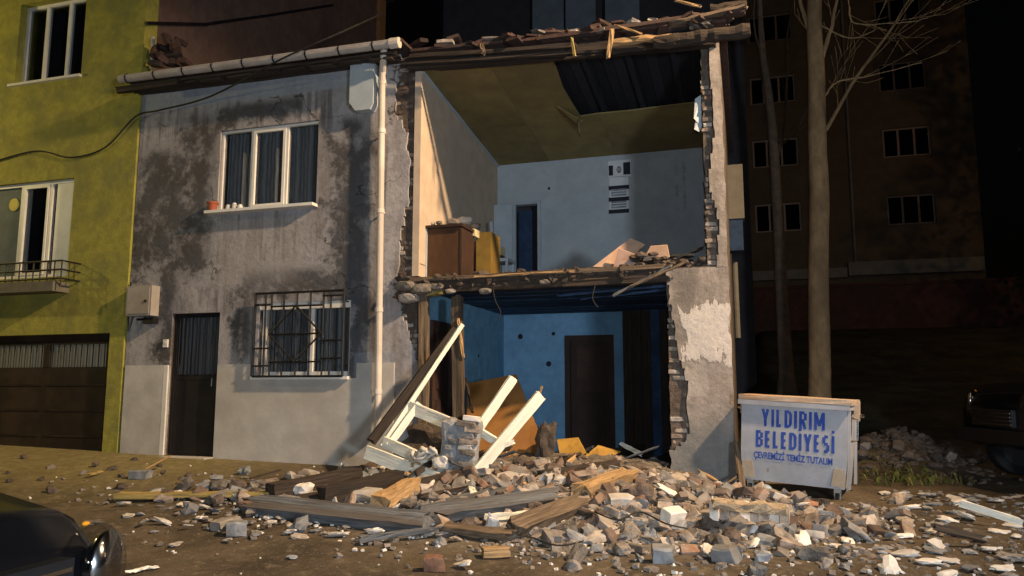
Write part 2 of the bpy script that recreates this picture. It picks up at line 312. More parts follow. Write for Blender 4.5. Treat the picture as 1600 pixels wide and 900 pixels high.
def brickshape(bm, L, W, H, seed, M=Matrix()):
    rnd = random.Random(seed); xs = [-L / 2, rnd.uniform(-.1, .1) * L, L / 2]; rings = []
    for i, x in enumerate(xs):
        r = []
        for y, z in ((-.5, -.38), (-.38, -.5), (.38, -.5), (.5, -.38), (.5, .38), (.38, .5), (-.38, .5), (-.5, .38)):
            e = .35 if i == 2 else .06
            r.append(bm.verts.new(M @ Vector((x + rnd.uniform(-e, e * .2) * W * (1 if i != 1 else .2), y * W * (1 - .06 * (i != 1)) + rnd.uniform(-.04, .04) * W, z * H * (1 - .08 * (i != 1)) + rnd.uniform(-.05, .05) * H))))
        rings.append(r)
    for r0, r1 in zip(rings, rings[1:]):
        for k in range(8): bm.faces.new((r0[k], r0[(k + 1) % 8], r1[(k + 1) % 8], r1[k]))
    bm.faces.new(rings[0][::-1]); bm.faces.new(rings[-1])
def gridwall(bm, us, vs, solid, place, thick, warp=None):
    """wall of cells (u, v): place(u, v, d) -> point; faces only where a solid cell meets a void"""
    V = {}
    def v(i, j, d):
        if (i, j, d) not in V:
            u_, v_ = us[i], vs[j]
            if warp: u_, v_ = warp(u_, v_)
            V[(i, j, d)] = bm.verts.new(place(u_, v_, thick * d))
        return V[(i, j, d)]
    nu, nv = len(us) - 1, len(vs) - 1
    S = [[solid((us[i] + us[i + 1]) / 2, (vs[j] + vs[j + 1]) / 2) for j in range(nv)] for i in range(nu)]
    g = lambda i, j: 0 <= i < nu and 0 <= j < nv and S[i][j]
    for i in range(nu):
        for j in range(nv):
            if not S[i][j]: continue
            for d in (0, 1):
                f = [v(i, j, d), v(i + 1, j, d), v(i + 1, j + 1, d), v(i, j + 1, d)]; bm.faces.new(f if d == 0 else f[::-1])
            for di, dj, a, b in ((-1, 0, (0, 0), (0, 1)), (1, 0, (1, 1), (1, 0)), (0, -1, (1, 0), (0, 0)), (0, 1, (0, 1), (1, 1))):
                if not g(i + di, j + dj):
                    A, B = (i + a[0], j + a[1]), (i + b[0], j + b[1])
                    try: bm.faces.new((v(*A, 0), v(*B, 0), v(*B, 1), v(*A, 1)))
                    except ValueError: pass
def steps(stops, d):
    """sorted coordinates through every stop, no cell wider than d"""
    stops = sorted(set(stops)); out = [stops[0]]
    for a, b in zip(stops, stops[1:]):
        n = max(1, math.ceil((b - a) / d - 1e-6)); out += [a + (b - a) * k / n for k in range(1, n + 1)]
    return out

# ------------------------------------------------------------------ object helpers
def props(o, label=None, cat=None, group=None, kind=None):
    for k, v in (('label', label), ('category', cat), ('group', group), ('kind', kind)):
        if v: o[k] = v
    return o
def link(name, bm, m, parent=None, smooth=False, center=True, **kw):
    bmesh.ops.recalc_face_normals(bm, faces=bm.faces)
    c = Vector((0, 0, 0))
    if center and parent is None:
        lo = [min(v.co[i] for v in bm.verts) for i in range(3)]; hi = [max(v.co[i] for v in bm.verts) for i in range(3)]
        c = Vector(((lo[0] + hi[0]) / 2, (lo[1] + hi[1]) / 2, lo[2]))
        for v in bm.verts: v.co -= c
    me = bpy.data.meshes.new(name); bm.to_mesh(me); bm.free()
    if smooth:
        for p in me.polygons: p.use_smooth = True
    for q in (m if isinstance(m, (list, tuple)) else [m]): me.materials.append(q)
    if me.materials[0].name in WOODS:      # fibres run along the longest direction of the piece
        P = np.array([v.co[:] for v in me.vertices]); P = P - P.mean(0); ax = np.linalg.eigh(P.T @ P)[1][:, ::-1]
        me.attributes.new('grain', 'FLOAT_VECTOR', 'POINT').data.foreach_set('vector', (P @ ax).astype(np.float32).ravel())
    o = bpy.data.objects.new(name, me); COL.objects.link(o); o.location = c
    if parent is not None: par(o, parent)
    return props(o, **kw)
def par(o, parent):
    """parent while keeping the mesh where it was built (roots may be turned afterwards)"""
    o.parent = parent
    root = parent
    while root.parent: root = root.parent
    if parent is root and not root.get('_local'): o.matrix_parent_inverse = Matrix.Translation(-root.location)
    elif parent is root: pass
def thing(name, loc, label, cat, group=None, local=False):
    o = bpy.data.objects.new(name, None); COL.objects.link(o); o.location = loc; o.empty_display_size = .2
    if local: o['_local'] = 1
    return props(o, label, cat, group)
def dup(root, loc, rot=None, label=None, group=None):
    r = root.copy(); COL.objects.link(r); r.location = loc
    if rot is not None: r.rotation_euler = rot
    if label: r['label'] = label
    if group: r['group'] = group
    for ch in list(root.children):
        c = ch.copy(); COL.objects.link(c); c.parent = r
        for g in list(ch.children):
            d = g.copy(); COL.objects.link(d); d.parent = c
    return r
B = bmesh.new
def one(fn, *a, **k):
    bm = B(); fn(bm, *a, **k); return bm

# ------------------------------------------------------------------ ground (one sheet to the horizon)
def ground(x, y):
    h = .16 + .023 * -max(-14, min(0, x)) * sm(-7, -.5, y)
    h -= .24 * (1 - sm(-6.5, .2, y)) - .02
    if x > -.3 or y > 4.5: h += (1.15 * sm(2.5, 8, y) + 2.1 * sm(7, 20, y)) * sm(-1.5, .6, x)
    h += .46 * math.exp(-((x - 2.1) / .7) ** 2 - ((y - 3.1) / .8) ** 2)
    return h
def mound(x, y):
    m = 0
    for cx, cy, sx, sy, a in ((-3.1, -.7, 1.2, .6, .14), (-1.8, -1.3, 1.3, .7, .13), (-.5, -1.2, .95, .6, .09), (-2.6, .5, 1.3, .7, .22), (-4.5, -1.3, .9, .5, .04), (-1.3, .1, .9, .6, .17), (-1.6, -2.3, 1.4, .8, .08), (.3, -1.5, .6, .4, .05), (-3.6, -1.9, 1.0, .6, .05)):
        m += a * math.exp(-((x - cx) / sx) ** 2 - ((y - cy) / sy) ** 2)
    return m * (1 if -4.28 < x or y < 0 else 0) * (1 if y < 0 or x < -.95 else 0)
def surf(x, y): return ground(x, y) + mound(x, y)
def on(px, py, dz=.05):
    d = ray(px, py); t = 3.0
    while t < 20:
        p = CAM + d * t
        if p.z < surf(p.x, p.y) + dz: return p
        t += .01
    return CAM + d * 10
gx = [-200, -120, -70, -45, -30, -22, -17] + list(np.arange(-14, 7.01, .11)) + [7.5, 8.5, 10, 12, 15, 20, 28, 40, 65, 110, 200]
gy = [-200, -100, -50, -30, -20, -14, -11] + list(np.arange(-9, 4.01, .11)) + [4.5, 5.2, 6, 7, 8, 9.5, 11, 13, 15, 17, 19, 21, 24, 30, 45, 80, 200]
bm = B(); V = []
for x in gx:
    col = []
    for y in gy:
        z = ground(x, y)
        if -14 <= x <= 8 and -9 <= y <= 12: z += .035 * (noise.noise(Vector((x * 1.3, y * 1.3, 2))) + .5 * noise.noise(Vector((x * 4, y * 4, 7)))) * (1 if y < -.25 or x > 0 else .2)
        col.append(bm.verts.new((x, y, z)))
    V.append(col)
for i in range(len(gx) - 1):
    for j in range(len(gy) - 1): bm.faces.new((V[i][j], V[i + 1][j], V[i + 1][j + 1], V[i][j + 1]))
link('ground', bm, MUD, smooth=True, center=False, kind='structure')

# ------------------------------------------------------------------ the half collapsed grey house
house = thing('ruined_house', (-4.7, 0, .2), 'two-storey grey stucco house with its right front wall collapsed, rooms open', 'house')
H = lambda name, bm, m, parent=None, **k: link(name, bm, m, parent or house, **k)
# plaster skin of the standing left half: torn along the right edge
edge_up = lerp_path([(at(0 + px, py).z, at(px, py).x) for px, py in ((655, 600), (650, 560), (640, 530), (632, 500), (621, 466), (622, 400), (627, 355), (640, 311), (638, 249), (638, 213), (618, 178), (620, 147), (624, 89))])
WIN1 = (-7.66, -5.94, 4.03, 5.31); WIN2 = (-6.83, -5.33, 1.53, 2.60); DOOR = (-8.37, -7.51, .37, 2.49)
def hole(x, z): return any(a < x < b and c < z < d for a, b, c, d in (WIN1, WIN2, DOOR))
def torn(x, z):
    e = edge_up(z)
    if x > -5.0: k = sm(-5.0, -4.6, x); x = x + k * .05 * (noise.noise(Vector((x * 5, z * 5, 1))) + .6 * noise.noise(Vector((x * 14, z * 14, 5))))
    return x, z
xs = steps([-9.2, DOOR[0], DOOR[1], WIN1[0], WIN1[1], WIN2[0], WIN2[1], -5.0], .2) + list(np.arange(-4.96, -4.2, .035))
zs = steps([.1, .37, 1.53, 2.49, 2.60, 4.03, 5.31, 6.16], .07)
bm = B(); gridwall(bm, xs, zs, lambda x, z: x < edge_up(z) and not hole(x, z), lambda u, v, d: (u, d + (.006 * noise.noise(Vector((u * 3, v * 3, 3))) if d == 0 else 0), v), .035, torn)
plaster = H('plaster_wall', bm, STUCCO)
core_r = lerp_path([(0, -4.30), (2.7, -4.30), (2.75, -4.37), (6.4, -4.37)])
xs = steps([-9.2, DOOR[0], DOOR[1], WIN1[0], WIN1[1], WIN2[0], WIN2[1], -4.6], 1) + list(np.arange(-4.55, -4.26, .04))
bm = B(); gridwall(bm, xs, steps([.1, .37, 1.53, 2.49, 2.60, 4.03, 5.31, 6.12], .1), lambda x, z: x < core_r(z) + .05 and not hole(x, z), lambda u, v, d: (u, .038 + d, v), .26,
                   lambda u, v: (u + (.02 * noise.noise(Vector((u * 9, v * 9, 9))) if u > -4.5 else 0), v))
corewall = H('brick_wall', bm, MORTARD)
def torn_bricks(parent, xl, xr, z0, z1, yf, seed, mats=(BRICKM, BRICKM, BRICKD, BRICKM, BRICK), lump=.3):
    rnd = random.Random(seed); lib = []
    for k in range(6):
        me = bpy.data.meshes.new('brick'); b = one(brickshape, .19, .11, .058, seed * 10 + k); b.to_mesh(me); b.free(); me.materials.append(mats[k % len(mats)]); lib.append(me)
    z = z0; row = 0
    while z < z1:
        x = xl(z) + rnd.uniform(-.02, .015) - (.05 if row % 2 and xl(z) < -1 else 0)
        while x < xr(z) - .02:
            o = bpy.data.objects.new('brick', rnd.choice(lib)); COL.objects.link(o); o.parent = parent
            L = min(rnd.uniform(.12, .2), max(.06, xr(z) + rnd.uniform(-.03, .015) - x)); o.scale = (L / .2, 1, 1)
            o.location = (x + L / 2, yf + rnd.uniform(-.012, .02), z + rnd.uniform(-.006, .006)); o.rotation_euler = (rnd.uniform(-.08, .08), rnd.uniform(-.04, .04), rnd.uniform(-.12, .12) + (math.pi if rnd.random() < .5 else 0))
            x += L + .012
        z += .071; row += 1
torn_bricks(corewall, lambda z: edge_up(z) - .02, core_r, 1.15, 2.62, .088, 3)
torn_bricks(corewall, lambda z: edge_up(z) - .02, core_r, 2.95, 6.05, .088, 4, (BRICKD, BRICKM, BRICKD, BRICK))
# dado: smooth lighter render, a little proud, stopping at the door
bm = B()
for x0, x1 in ((-9.17, -8.45), (-7.49, -4.63)):
    gridwall(bm, steps([x0, x1], .3), steps([.05, 1.50 if x1 > -7 else 1.71, 1.71], .15), lambda x, z: not (WIN2[0] - .02 < x < WIN2[1] + .02 and z > 1.5), lambda u, v, d: (u, -.028 + d - (.003 * noise.noise(Vector((u * 2, v * 2, 1))) if d == 0 else 0), v), .027)
H('dado', bm, DADO)
# side wall on the right, right pillar (ground floor) and its remains upstairs
pe = lerp_path([(at(px, py).z, at(px, py).x) for px, py in ((1048, 707), (1072, 690), (1077, 660), (1075, 625), (1070, 580), (1062, 560), (1056, 520), (1050, 490), (1041, 433))])
bm = B(); gridwall(bm, list(np.arange(-.97, -.19, .032)) + [-.18], steps([.02, 2.84], .05), lambda x, z: x > pe(z), lambda u, v, d: (u, d + (.008 * noise.noise(Vector((u * 3, v * 3, 8))) if d == 0 else 0), v), .04,
                   lambda u, v: (u + (.035 * noise.noise(Vector((u * 9, v * 9, 2))) if u < -.3 else .015 * noise.noise(Vector((0, v * 5, 2)))), v))
H('pillar_plaster', bm, PILLAR)
bm = B(); gridwall(bm, steps([-.93, -.20], .12), steps([.0, 2.86], .1), lambda x, z: True, lambda u, v, d: (u, .043 + d, v), .30, lambda u, v: (u + (.02 * noise.noise(Vector((u * 9, v * 9, 9))) if u < -.5 else 0), v))
pil = H('pillar', bm, MORTARD)
torn_bricks(pil, lambda z: -.925, lambda z: pe(z) + .02, .35, 2.75, .092, 6)
ue = lerp_path([(at(px, py).z, at(px, py).x) for px, py in ((1121, 400), (1125, 350), (1118, 320), (1106, 290), (1115, 210), (1115, 150), (1108, 120), (1110, 67))])
bm = B(); gridwall(bm, list(np.arange(-.46, -.19, .028)) + [-.19], steps([2.84, 5.72], .05), lambda x, z: x > ue(z), lambda u, v, d: (u, d, v), .05, lambda u, v: (u + .02 * noise.noise(Vector((u * 9, v * 7, 4))), v))
H('pillar_plaster', bm, PILLAR)
bm = B(); gridwall(bm, [-.43, -.32, -.20], steps([2.86, 5.72], .1), lambda x, z: True, lambda u, v, d: (u, .053 + d, v), .12, lambda u, v: (u + (.025 * noise.noise(Vector((u * 9, v * 9, 9))) if u < -.3 else 0), v))
pil2 = H('pillar', bm, MORTARD)
torn_bricks(pil2, lambda z: -.43, lambda z: ue(z) - .01, 2.9, 5.5, .10, 8)
for zz, L in ((5.05, .34), (4.78, .18)):      # loose flaps of pale plaster still hanging on the inner edge
    bm = B(); prism(bm, [(-.52, .10, zz), (-.44, .10, zz + .05), (-.44, .10, zz - L * .5), (-.48, .08, zz - L), (-.54, .06, zz - L * .8)], (0, .02, 0)); H('plaster_flap', bm, PALE)
# rooms
def ywall(name, x0, x1, z0, z1, y, m, holes=(), t=.12):
    st = [x0, x1] + [v for h in holes for v in h[:2]]; sz = [z0, z1] + [v for h in holes for v in h[2:]]
    bm = B(); gridwall(bm, steps(st, .5), steps(sz, .5), lambda x, z: not any(a < x < b and c < z < d for a, b, c, d in holes), lambda u, v, d: (u, y + d, v), t)
    return H(name, bm, m)
D1 = (-3.97, -3.50, 2.9, 4.68); D2 = (-3.06, -2.30, .2, 2.24)
CZ = lambda y: 5.86 - .115 * y
ywall('upper_back_wall', -4.3, -.42, 2.9, 5.6, 3.5, PALE, (D1,))
ywall('lower_back_wall', -4.3, -2.06, .1, 2.78, 3.8, BLUE, (D2,))
def xwall(name, y0, y1, z0, zt0, zt1, x, m, t=-.1):
    bm = B(); ys = steps([y0, y1], .5); V0 = []
    for y in ys:
        zt = zt0 + (zt1 - zt0) * (y - y0) / (y1 - y0); V0.append([[bm.verts.new((x + d * t, y, z0 + (zt - z0) * k / 4)) for k in range(5)] for d in (0, 1)])
    for i in range(len(ys) - 1):
        for k in range(4):
            for d in (0, 1): bm.faces.new((V0[i][d][k], V0[i + 1][d][k], V0[i + 1][d][k + 1], V0[i][d][k + 1]))
    for i in (0, len(ys) - 1):
        for k in range(4): bm.faces.new((V0[i][0][k], V0[i][1][k], V0[i][1][k + 1], V0[i][0][k + 1]))
    return H(name, bm, m)
xwall('side_wall', .18, 4.299, 0, 5.92, 5.66, -.20, MORTARD, -.22)
xwall('upper_left_wall', .0, 3.498, 2.9, CZ(0) + .02, CZ(3.5) + .02, -4.3, CREAM)
xwall('lower_left_wall', .30, 3.798, .1, 2.72, 2.72, -4.27, BLUEL)
bm = B(); beam(bm, (-4.29, .02, CZ(0) + .0), (-4.29, 3.5, CZ(3.5) - .0), .05, .05, jit=.003); H('cornice', bm, PALE)
bm = B(); box(bm, -9.2, -4.4, 4.30, 4.5, .1, 6.2); box(bm, -4.399, -.2, 4.30, 4.5, .1, 5.6); H('rear_wall', bm, DARKWALL)
bm = B(); box(bm, -4.40, -.43, 3.93, 4.05, .1, 5.65); H('rear_partition', bm, DARKWALL)
bm = B(); box(bm, -9.2, -9.08, .3, 4.3, .1, 6.1); H('party_wall', bm, DARKWALL)
# dark doors of the rooms
def doorleaf(name, x0, x1, y, z0, z1, m, parent=None, panels=2):
    bm = B(); box(bm, x0, x1, y, y + .04, z0, z1); d = H(name, bm, m)
    hh = (z1 - z0) / panels
    for k in range(panels):
        bm = B(); box(bm, x0 + .1, x1 - .1, y - .012, y - .001, z0 + k * hh + .1, z0 + (k + 1) * hh - .1); H('door_panel', bm, m, d)
    return d
doorleaf('door', D2[0] + .04, D2[1] - .04, 3.84, .22, 2.19, BROWNDOOR)
bm = B(); box(bm, D2[0] - .06, D2[0] + .03, 3.77, 3.80, .2, 2.30); box(bm, D2[1] - .03, D2[1] + .06, 3.77, 3.80, .2, 2.30); box(bm, D2[0] + .031, D2[1] - .031, 3.771, 3.80, 2.2, 2.30); H('door_frame', bm, BROWNDOOR)
bm = B(); box(bm, D1[0] + .01, D1[0] + .27, 3.72, 3.75, 2.9, 4.62); H('door', bm, NAVY)
bm = B(); box(bm, D1[0] - .03, D1[0] + .03, 3.46, 3.499, 2.9, 4.74); box(bm, D1[1] - .03, D1[1] + .03, 3.46, 3.499, 2.9, 4.74); box(bm, D1[0] + .031, D1[1] - .031, 3.461, 3.499, 4.68, 4.74); H('door_frame', bm, PALE)
bm = B(); M_ = Matrix.Translation((D1[0] - .03, 3.44, 2.92)) @ Matrix.Rotation(R(-158), 4, 'Z'); box(bm, 0, .34, -.02, .02, 0, 1.75, M_); H('door', bm, PALE)
# door in the left wall of the lower room, with its posts
bm = B(); box(bm, -4.262, -4.22, .35, 1.25, .2, 2.32); d = H('door', bm, BROWNDOOR)
for z0, z1 in ((.35, 1.2), (1.35, 2.2)):
    bm = B(); box(bm, -4.219, -4.205, .47, 1.13, z0, z1); H('door_panel', bm, BROWNDOOR, d)
bm = B(); beam(bm, (-4.20, .02, .55), (-4.22, .02, 2.66), .12, .10, jit=.008, jag=.03); H('door_post', bm, WOOD)
# dark boarded partition at the right of the lower room: single boards
for k in range(7):
    x0 = -2.05 + k * .16; bm = B(); box(bm, x0, x0 + .152, 3.60 - .006 * (k % 2), 3.64, .15, 2.70); H('partition_board', bm, NAVY if k == 3 else WOODD)
# blue boarded ceiling of the lower room (underside), boards run across
lib = []
for k in range(28):
    y0 = .12 + k * .132; x0 = -4.26 if y0 > .35 else -3.98; x1 = -.95 if y0 < .35 else -.44; bm = B(); box(bm, x0, x1, y0, y0 + .122, 2.70 + random.uniform(-.006, .006), 2.722); H('ceiling_board', bm, NAVY)
bm = B(); box(bm, -4.30, -.44, .10, 3.79, 2.73, 2.88); H('upper_floor', bm, WOODD)
for k, (x, y, z, r) in enumerate(((-3.95, 3.795, 2.30, .05), (-3.33, 3.795, 2.34, .035), (-3.42, 3.795, 1.80, .05), (-4.28, 2.4, 1.9, .03))):
    bm = B(); lathe(bm, [(r, 0), (r * .8, .012)], 10, Matrix.Translation((x, y, z)) @ Matrix.Rotation(R(90), 4, 'X')); H('knocked_hole', bm, PRINT)
bm = B(); lathe(bm, [(.025, 0), (.02, .012)], 10, Matrix.Translation((-3.32, 3.495, 4.95)) @ Matrix.Rotation(R(90), 4, 'X')); H('knocked_hole', bm, PRINT)
# sheets of the upper ceiling, torn open on the right
def ceil_pt(px, py):
    d = ray(px, py); t = (5.86 - CAM.z - .115 * CAM.y) / (d.z + .115 * d.y); p = CAM + d * t; return p
hole_pts = [ceil_pt(*p) for p in ((866, 97), (880, 130), (893, 160), (907, 182), (960, 176), (1030, 167), (1098, 159))]
xb = -4.28; yb = hole_pts[3].y
def sheet(poly, name='ceiling_sheet', m=CEIL): bm = B(); prism(bm, [(x, y, CZ(y)) for x, y in poly], (0, 0, .018)); return H(name, bm, m)
hx = [(p.x, max(.0, p.y)) for p in hole_pts]
cut = lambda y: float(np.interp(y, [hx[i][1] for i in range(4)], [hx[i][0] for i in range(4)]))
y1 = hx[3][1]; ym = y1 * .5; xm = -3.3
sheet([(xb, -.02), (xm - .004, -.05), (xm - .004, y1 - .004), (xb, y1 - .004)])
sheet([(xm, -.05), (cut(0) - .02, .02), (cut(.3), .3), (cut(ym) - .03, ym), (cut(y1 * .8), y1 * .8), (hx[3][0], y1 - .004), (xm, y1 - .004)])
sheet([(xb, y1), (xm - .004, y1), (xm - .004, 3.49), (xb, 3.49)])
sheet([(xm, y1), (hx[3][0], y1), (-2.1, hx[4][1] - .02), (-2.1, 3.49), (xm, 3.49)])
sheet([(-2.096, hx[4][1] - .02), (-1.6, hx[5][1] + .03), (-1.1, hx[5][1]), (-.44, hx[6][1]), (-.44, 3.49), (-2.096, 3.49)])
bm = B(); p = hx[3]; prism(bm, [(p[0] - .28, p[1] - .5, CZ(p[1]) + .02), (p[0] + .05, p[1] - .05, CZ(p[1]) - .12), (p[0] + .0, p[1] + .08, CZ(p[1]) - .16), (p[0] - .2, p[1] + .02, CZ(p[1]) - .01)], (.01, 0, .015)); H('ceiling_flap', bm, CEIL)
bm = B(); beam(bm, (p[0] - .02, p[1] - .1, CZ(p[1]) - .03), (p[0] - .0, p[1] - .1, CZ(p[1]) - .3), .02, .012, jag=.02); H('lath', bm, WOODL)
for k in range(21):                          # dark boards under the roof, seen through the hole
    x0 = -3.6 + k * .152; bm = B(); prism(bm, [(x0, -.1, CZ(0) + .07 - .03 * k / 21), (x0 + .143, -.1, CZ(0) + .07 - .03 * k / 21), (x0 + .143, 3.6, CZ(3.6) + .11), (x0, 3.6, CZ(3.6) + .11)], (0, 0, .015)); H('roof_board', bm, ATTIC)
for k in range(4):
    x = -2.6 + k * .6; bm = B(); beam(bm, (x, .0, CZ(0) + .03), (x, 3.5, CZ(3.5) + .07), .07, .06); H('rafter', bm, ATTIC)
# roof over everything, lean-to falling to the back
bm = B(); prism(bm, [(-9.19, -.40, 6.14), (-4.44, -.40, 6.16), (-4.44, 4.55, 6.30), (-9.19, 4.55, 6.30)], (0, 0, .04)); prism(bm, [(-4.43, -.12, 6.12), (-.1, -.12, 5.93), (-.1, 4.55, 5.66), (-4.43, 4.55, 5.72)], (0, 0, .04)); roof = H('roof', bm, ROOFT)
bm = B(); box(bm, -4.45, -4.375, .30, 4.29, 2.9, 5.74); H('attic_partition', bm, DARKWALL)
# eave boards and gutter on the left half
GA, GB = at(188, 124, -.42), at(620, 67, -.42)
def gp(f, dz=0, dy=0): v = GA.lerp(GB, f); return Vector((v.x, v.y + dy, v.z + dz))
bm = B()
NG = 12
prof = [(math.cos(a), math.sin(a)) for a in [math.pi + k * math.pi / 8 for k in range(9)]]
rings = []
for r_, s_ in ((.065, 1), (.056, -1)):
    rr = []
    for f in (0, 1): rr.append([bm.verts.new(gp(f, .03 + r_ * q[1], r_ * q[0])) for q in prof])
    rings.append(rr)
for rr in rings:
    for k in range(8): bm.faces.new((rr[0][k], rr[0][k + 1], rr[1][k + 1], rr[1][k]))
for k in (0, 8): bm.faces.new((rings[0][0][k], rings[0][1][k], rings[1][1][k], rings[1][0][k]))
for f in (0, 1): bm.faces.new([rings[0][f][k] for k in range(9)])
gut = H('gutter', bm, GUTTER)
bm = B(); tube(bm, [gp(0, .0, 0), gp(1, 0, 0)], .064, 14); H('gutter_pipe', bm, GUTTER, gut, smooth=False)
for k in range(9):
    f = .03 + k * .112; p = gp(f); bm = B(); tube(bm, [p + Vector((-.012, 0, 0)), p + Vector((.012, 0, 0))], .072, 12); H('gutter_strap', bm, BLACK, gut)
bm = B(); tube(bm, [GB + Vector((-.10, 0, .0)), GB + Vector((.04, 0, 0))], .075, 12); H('gutter_elbow', bm, PIPE, gut)
for k, (dy, dz, wd, m) in enumerate(((.10, -.10, .10, WOODD), (.24, -.10, .12, WOODD), (.36, -.10, .10, WOODD))):
    bm = B(); beam(bm, gp(-.03 * (k == 0), dz, dy), gp(.99, dz, dy), wd, .03, seg=14, jit=.006, jag=.08); H('eave_board', bm, m)
for k in range(9):                            # short boards of uneven length stepping down under the eave
    f = .10 + k * .1; bm = B(); beam(bm, gp(f, -.14 - .02 * random.random(), .12), gp(f + .07 + .03 * random.random(), -.14 - .02 * random.random(), .12), .09, .03, jag=.03); H('eave_board', bm, WOODD)
bm = B(); beam(bm, gp(-.02, -.16, .05), gp(.22, -.13, .07), .07, .09, jag=.03); H('eave_beam', bm, WOODD)
# broken chimney of dark tiles at the left end of the eave
chim = thing('broken_chimney', at(262, 108, -.2), 'heap of dark red broken tiles and bricks sticking up above the left gutter end', 'chimney')
for k, (px, py, a, sc_) in enumerate(((246, 100, .2, 1), (262, 98, -.1, 1), (278, 100, .3, 1), (252, 88, .7, 1), (270, 86, -.4, 1), (256, 76, .3, 1), (274, 72, -.6, .9), (262, 64, 1.1, .9), (284, 66, .5, .8), (290, 98, .1, .9), (243, 82, 1.4, .8), (268, 94, .9, 1))):
    p = at(px, py, -.2 + .1 * (k % 3)); M_ = Matrix.Translation(p) @ Matrix.Rotation(a, 4, 'Y') @ Matrix.Rotation(k * .9, 4, 'Z'); bm = B(); brickshape(bm, .26 * sc_, .15, .09, 40 + k, M_); link('tile', bm, ROOFT, chim)
bm = B(); tube(bm, [at(238, 108, -.1), at(239, 58, -.1)], .03, 8); link('vent_pipe', bm, GUTTER, chim)
# pilaster stump under the gutter
bm = B(); x0, x1 = -5.36, -4.98
prism(bm, [(x0, -.16, 6.10), (x1, -.16, 6.10), (x1, -.16, 5.40), (x1 - .05, -.16, 5.32), (x0 + .1, -.16, 5.32), (x0, -.16, 5.45)], (0, .158, 0)); H('corbel', bm, PALE)
# drain pipe
bm = B(); tube(bm, [at(600, 72, -.34), at(599, 92, -.3), at(598, 112, -.16), at(597, 135, -.12), at(590, 672, -.12)], .048, 14); dp = H('drain_pipe', bm, PIPE, smooth=False)
for py in (128, 205, 330, 484, 612):
    p = at(598 - (py - 80) * 8 / 560, py, -.12); bm = B(); tube(bm, [p + Vector((0, 0, -.03)), p + Vector((0, 0, .03))], .058, 14); box(bm, p.x - .012, p.x + .012, p.y + .05, -.0, p.z - .012, p.z + .012); H('pipe_collar', bm, PIPE, dp)

# windows
def window(root, x0, x1, z0, z1, y, splits, m, glass, cloth, ft=.06, sashes=(), name='window', sill=None, H=None):
    """frame in the opening with its mullions, one pane per field, cloth behind"""
    bm = B(); d = .07
    box(bm, x0, x1, y, y + d, z0, z0 + ft); box(bm, x0, x1, y, y + d, z1 - ft, z1)
    cuts = [x0] + list(splits) + [x1]
    for i, c in enumerate(cuts):
        a, b = (c, c + ft) if i == 0 else (c - ft, c) if i == len(cuts) - 1 else (c - ft * .6, c + ft * .6)
        box(bm, a, b, y + .001, y + d - .001, z0 + ft + .0005, z1 - ft - .0005)
    f = link(name, bm, m, root)
    for i in range(len(cuts) - 1):
        a = cuts[i] + (ft if i == 0 else ft * .6); b = cuts[i + 1] - (ft if i == len(cuts) - 2 else ft * .6)
        if i in sashes:
            bm = B(); s = .045; box(bm, a + .001, b - .001, y - .012, y + .03, z0 + ft, z0 + ft + s); box(bm, a + .001, b - .001, y - .012, y + .03, z1 - ft - s, z1 - ft)
            box(bm, a + .001, a + s, y - .011, y + .029, z0 + ft + s + .0005, z1 - ft - s - .0005); box(bm, b - s, b - .001, y - .011, y + .029, z0 + ft + s + .0005, z1 - ft - s - .0005); link('sash', bm, m, f)
        bm = B(); box(bm, a, b, y + .032, y + .040, z0 + ft, z1 - ft); link('pane', bm, glass, f)
        if cloth is not None:
            c = cloth[i] if isinstance(cloth, (list, tuple)) else cloth
            if c is not None:
                bm = B(); n = 16; top = []
                for k in range(n + 1):
                    x = a - .03 + (b - a + .06) * k / n; yy = y + .17 + .022 * math.sin(k * 2.1) + .01 * math.sin(k * 5.3); top.append((bm.verts.new((x, yy, z0 - .02)), bm.verts.new((x, yy, z1 + .02))))
                for k in range(n): bm.faces.new((top[k][0], top[k + 1][0], top[k + 1][1], top[k][1]))
                link('curtain', bm, c, f)
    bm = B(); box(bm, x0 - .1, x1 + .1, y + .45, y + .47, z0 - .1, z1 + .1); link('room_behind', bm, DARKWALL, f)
    if sill:
        bm = B(); box(bm, x0 - sill, x1 + .02, y - .19, y - .001, z0 - .045, z0 - .002); link('sill', bm, m, f)
    return f
window(house, *WIN1, .045, (-7.11, -6.50), WHITE, GLASS, (CURTAIN, CURTAIN, CURTAIN), .035, (1,), sill=.12)
window(house, *WIN2, .10, (-6.02,), WHITE, GLASS, (CURTAIN, CURTAIN), .07, (), sill=.05)
# shaded lintel box above the lower window
bm = B(); box(bm, WIN2[0], WIN2[1], .02, .095, 2.50, 2.60); H('shutter_box', bm, WHITE)
# grille of the lower window: frame, uprights, cross bars and the diamond
gl, gr_, gb, gt = -6.83, -5.38, 1.53, 2.73; gy_ = -.10
grille = None
bm = B()
for a, b in (((gl, gb), (gr_, gb)), ((gl, gt), (gr_, gt)), ((gl, gb), (gl, gt)), ((gr_, gb), (gr_, gt))): tube(bm, [(a[0], gy_, a[1]), (b[0], gy_, b[1])], .018, 6)
for x, z in ((gl, gb + .15), (gl, gt - .15), (gr_, gb + .15), (gr_, gt - .15)): tube(bm, [(x, gy_, z), (x, .02, z)], .01, 5)
grille = H('window_grille', bm, BLACK)
def gbar(x0, z0, x1, z1, dy=0): bm = B(); tube(bm, [(x0, gy_ + dy, z0), (x1, gy_ + dy, z1)], .014, 6); H('bar', bm, BLACK, grille)
for f in (.12, .19, .33, .48, .63, .775, .855): gbar(gl + (gr_ - gl) * f, gb, gl + (gr_ - gl) * f, gt)
xl, xr = gl + (gr_ - gl) * .19, gl + (gr_ - gl) * .775; xc = (xl + xr) / 2; zc = gb + .50 * (gt - gb)
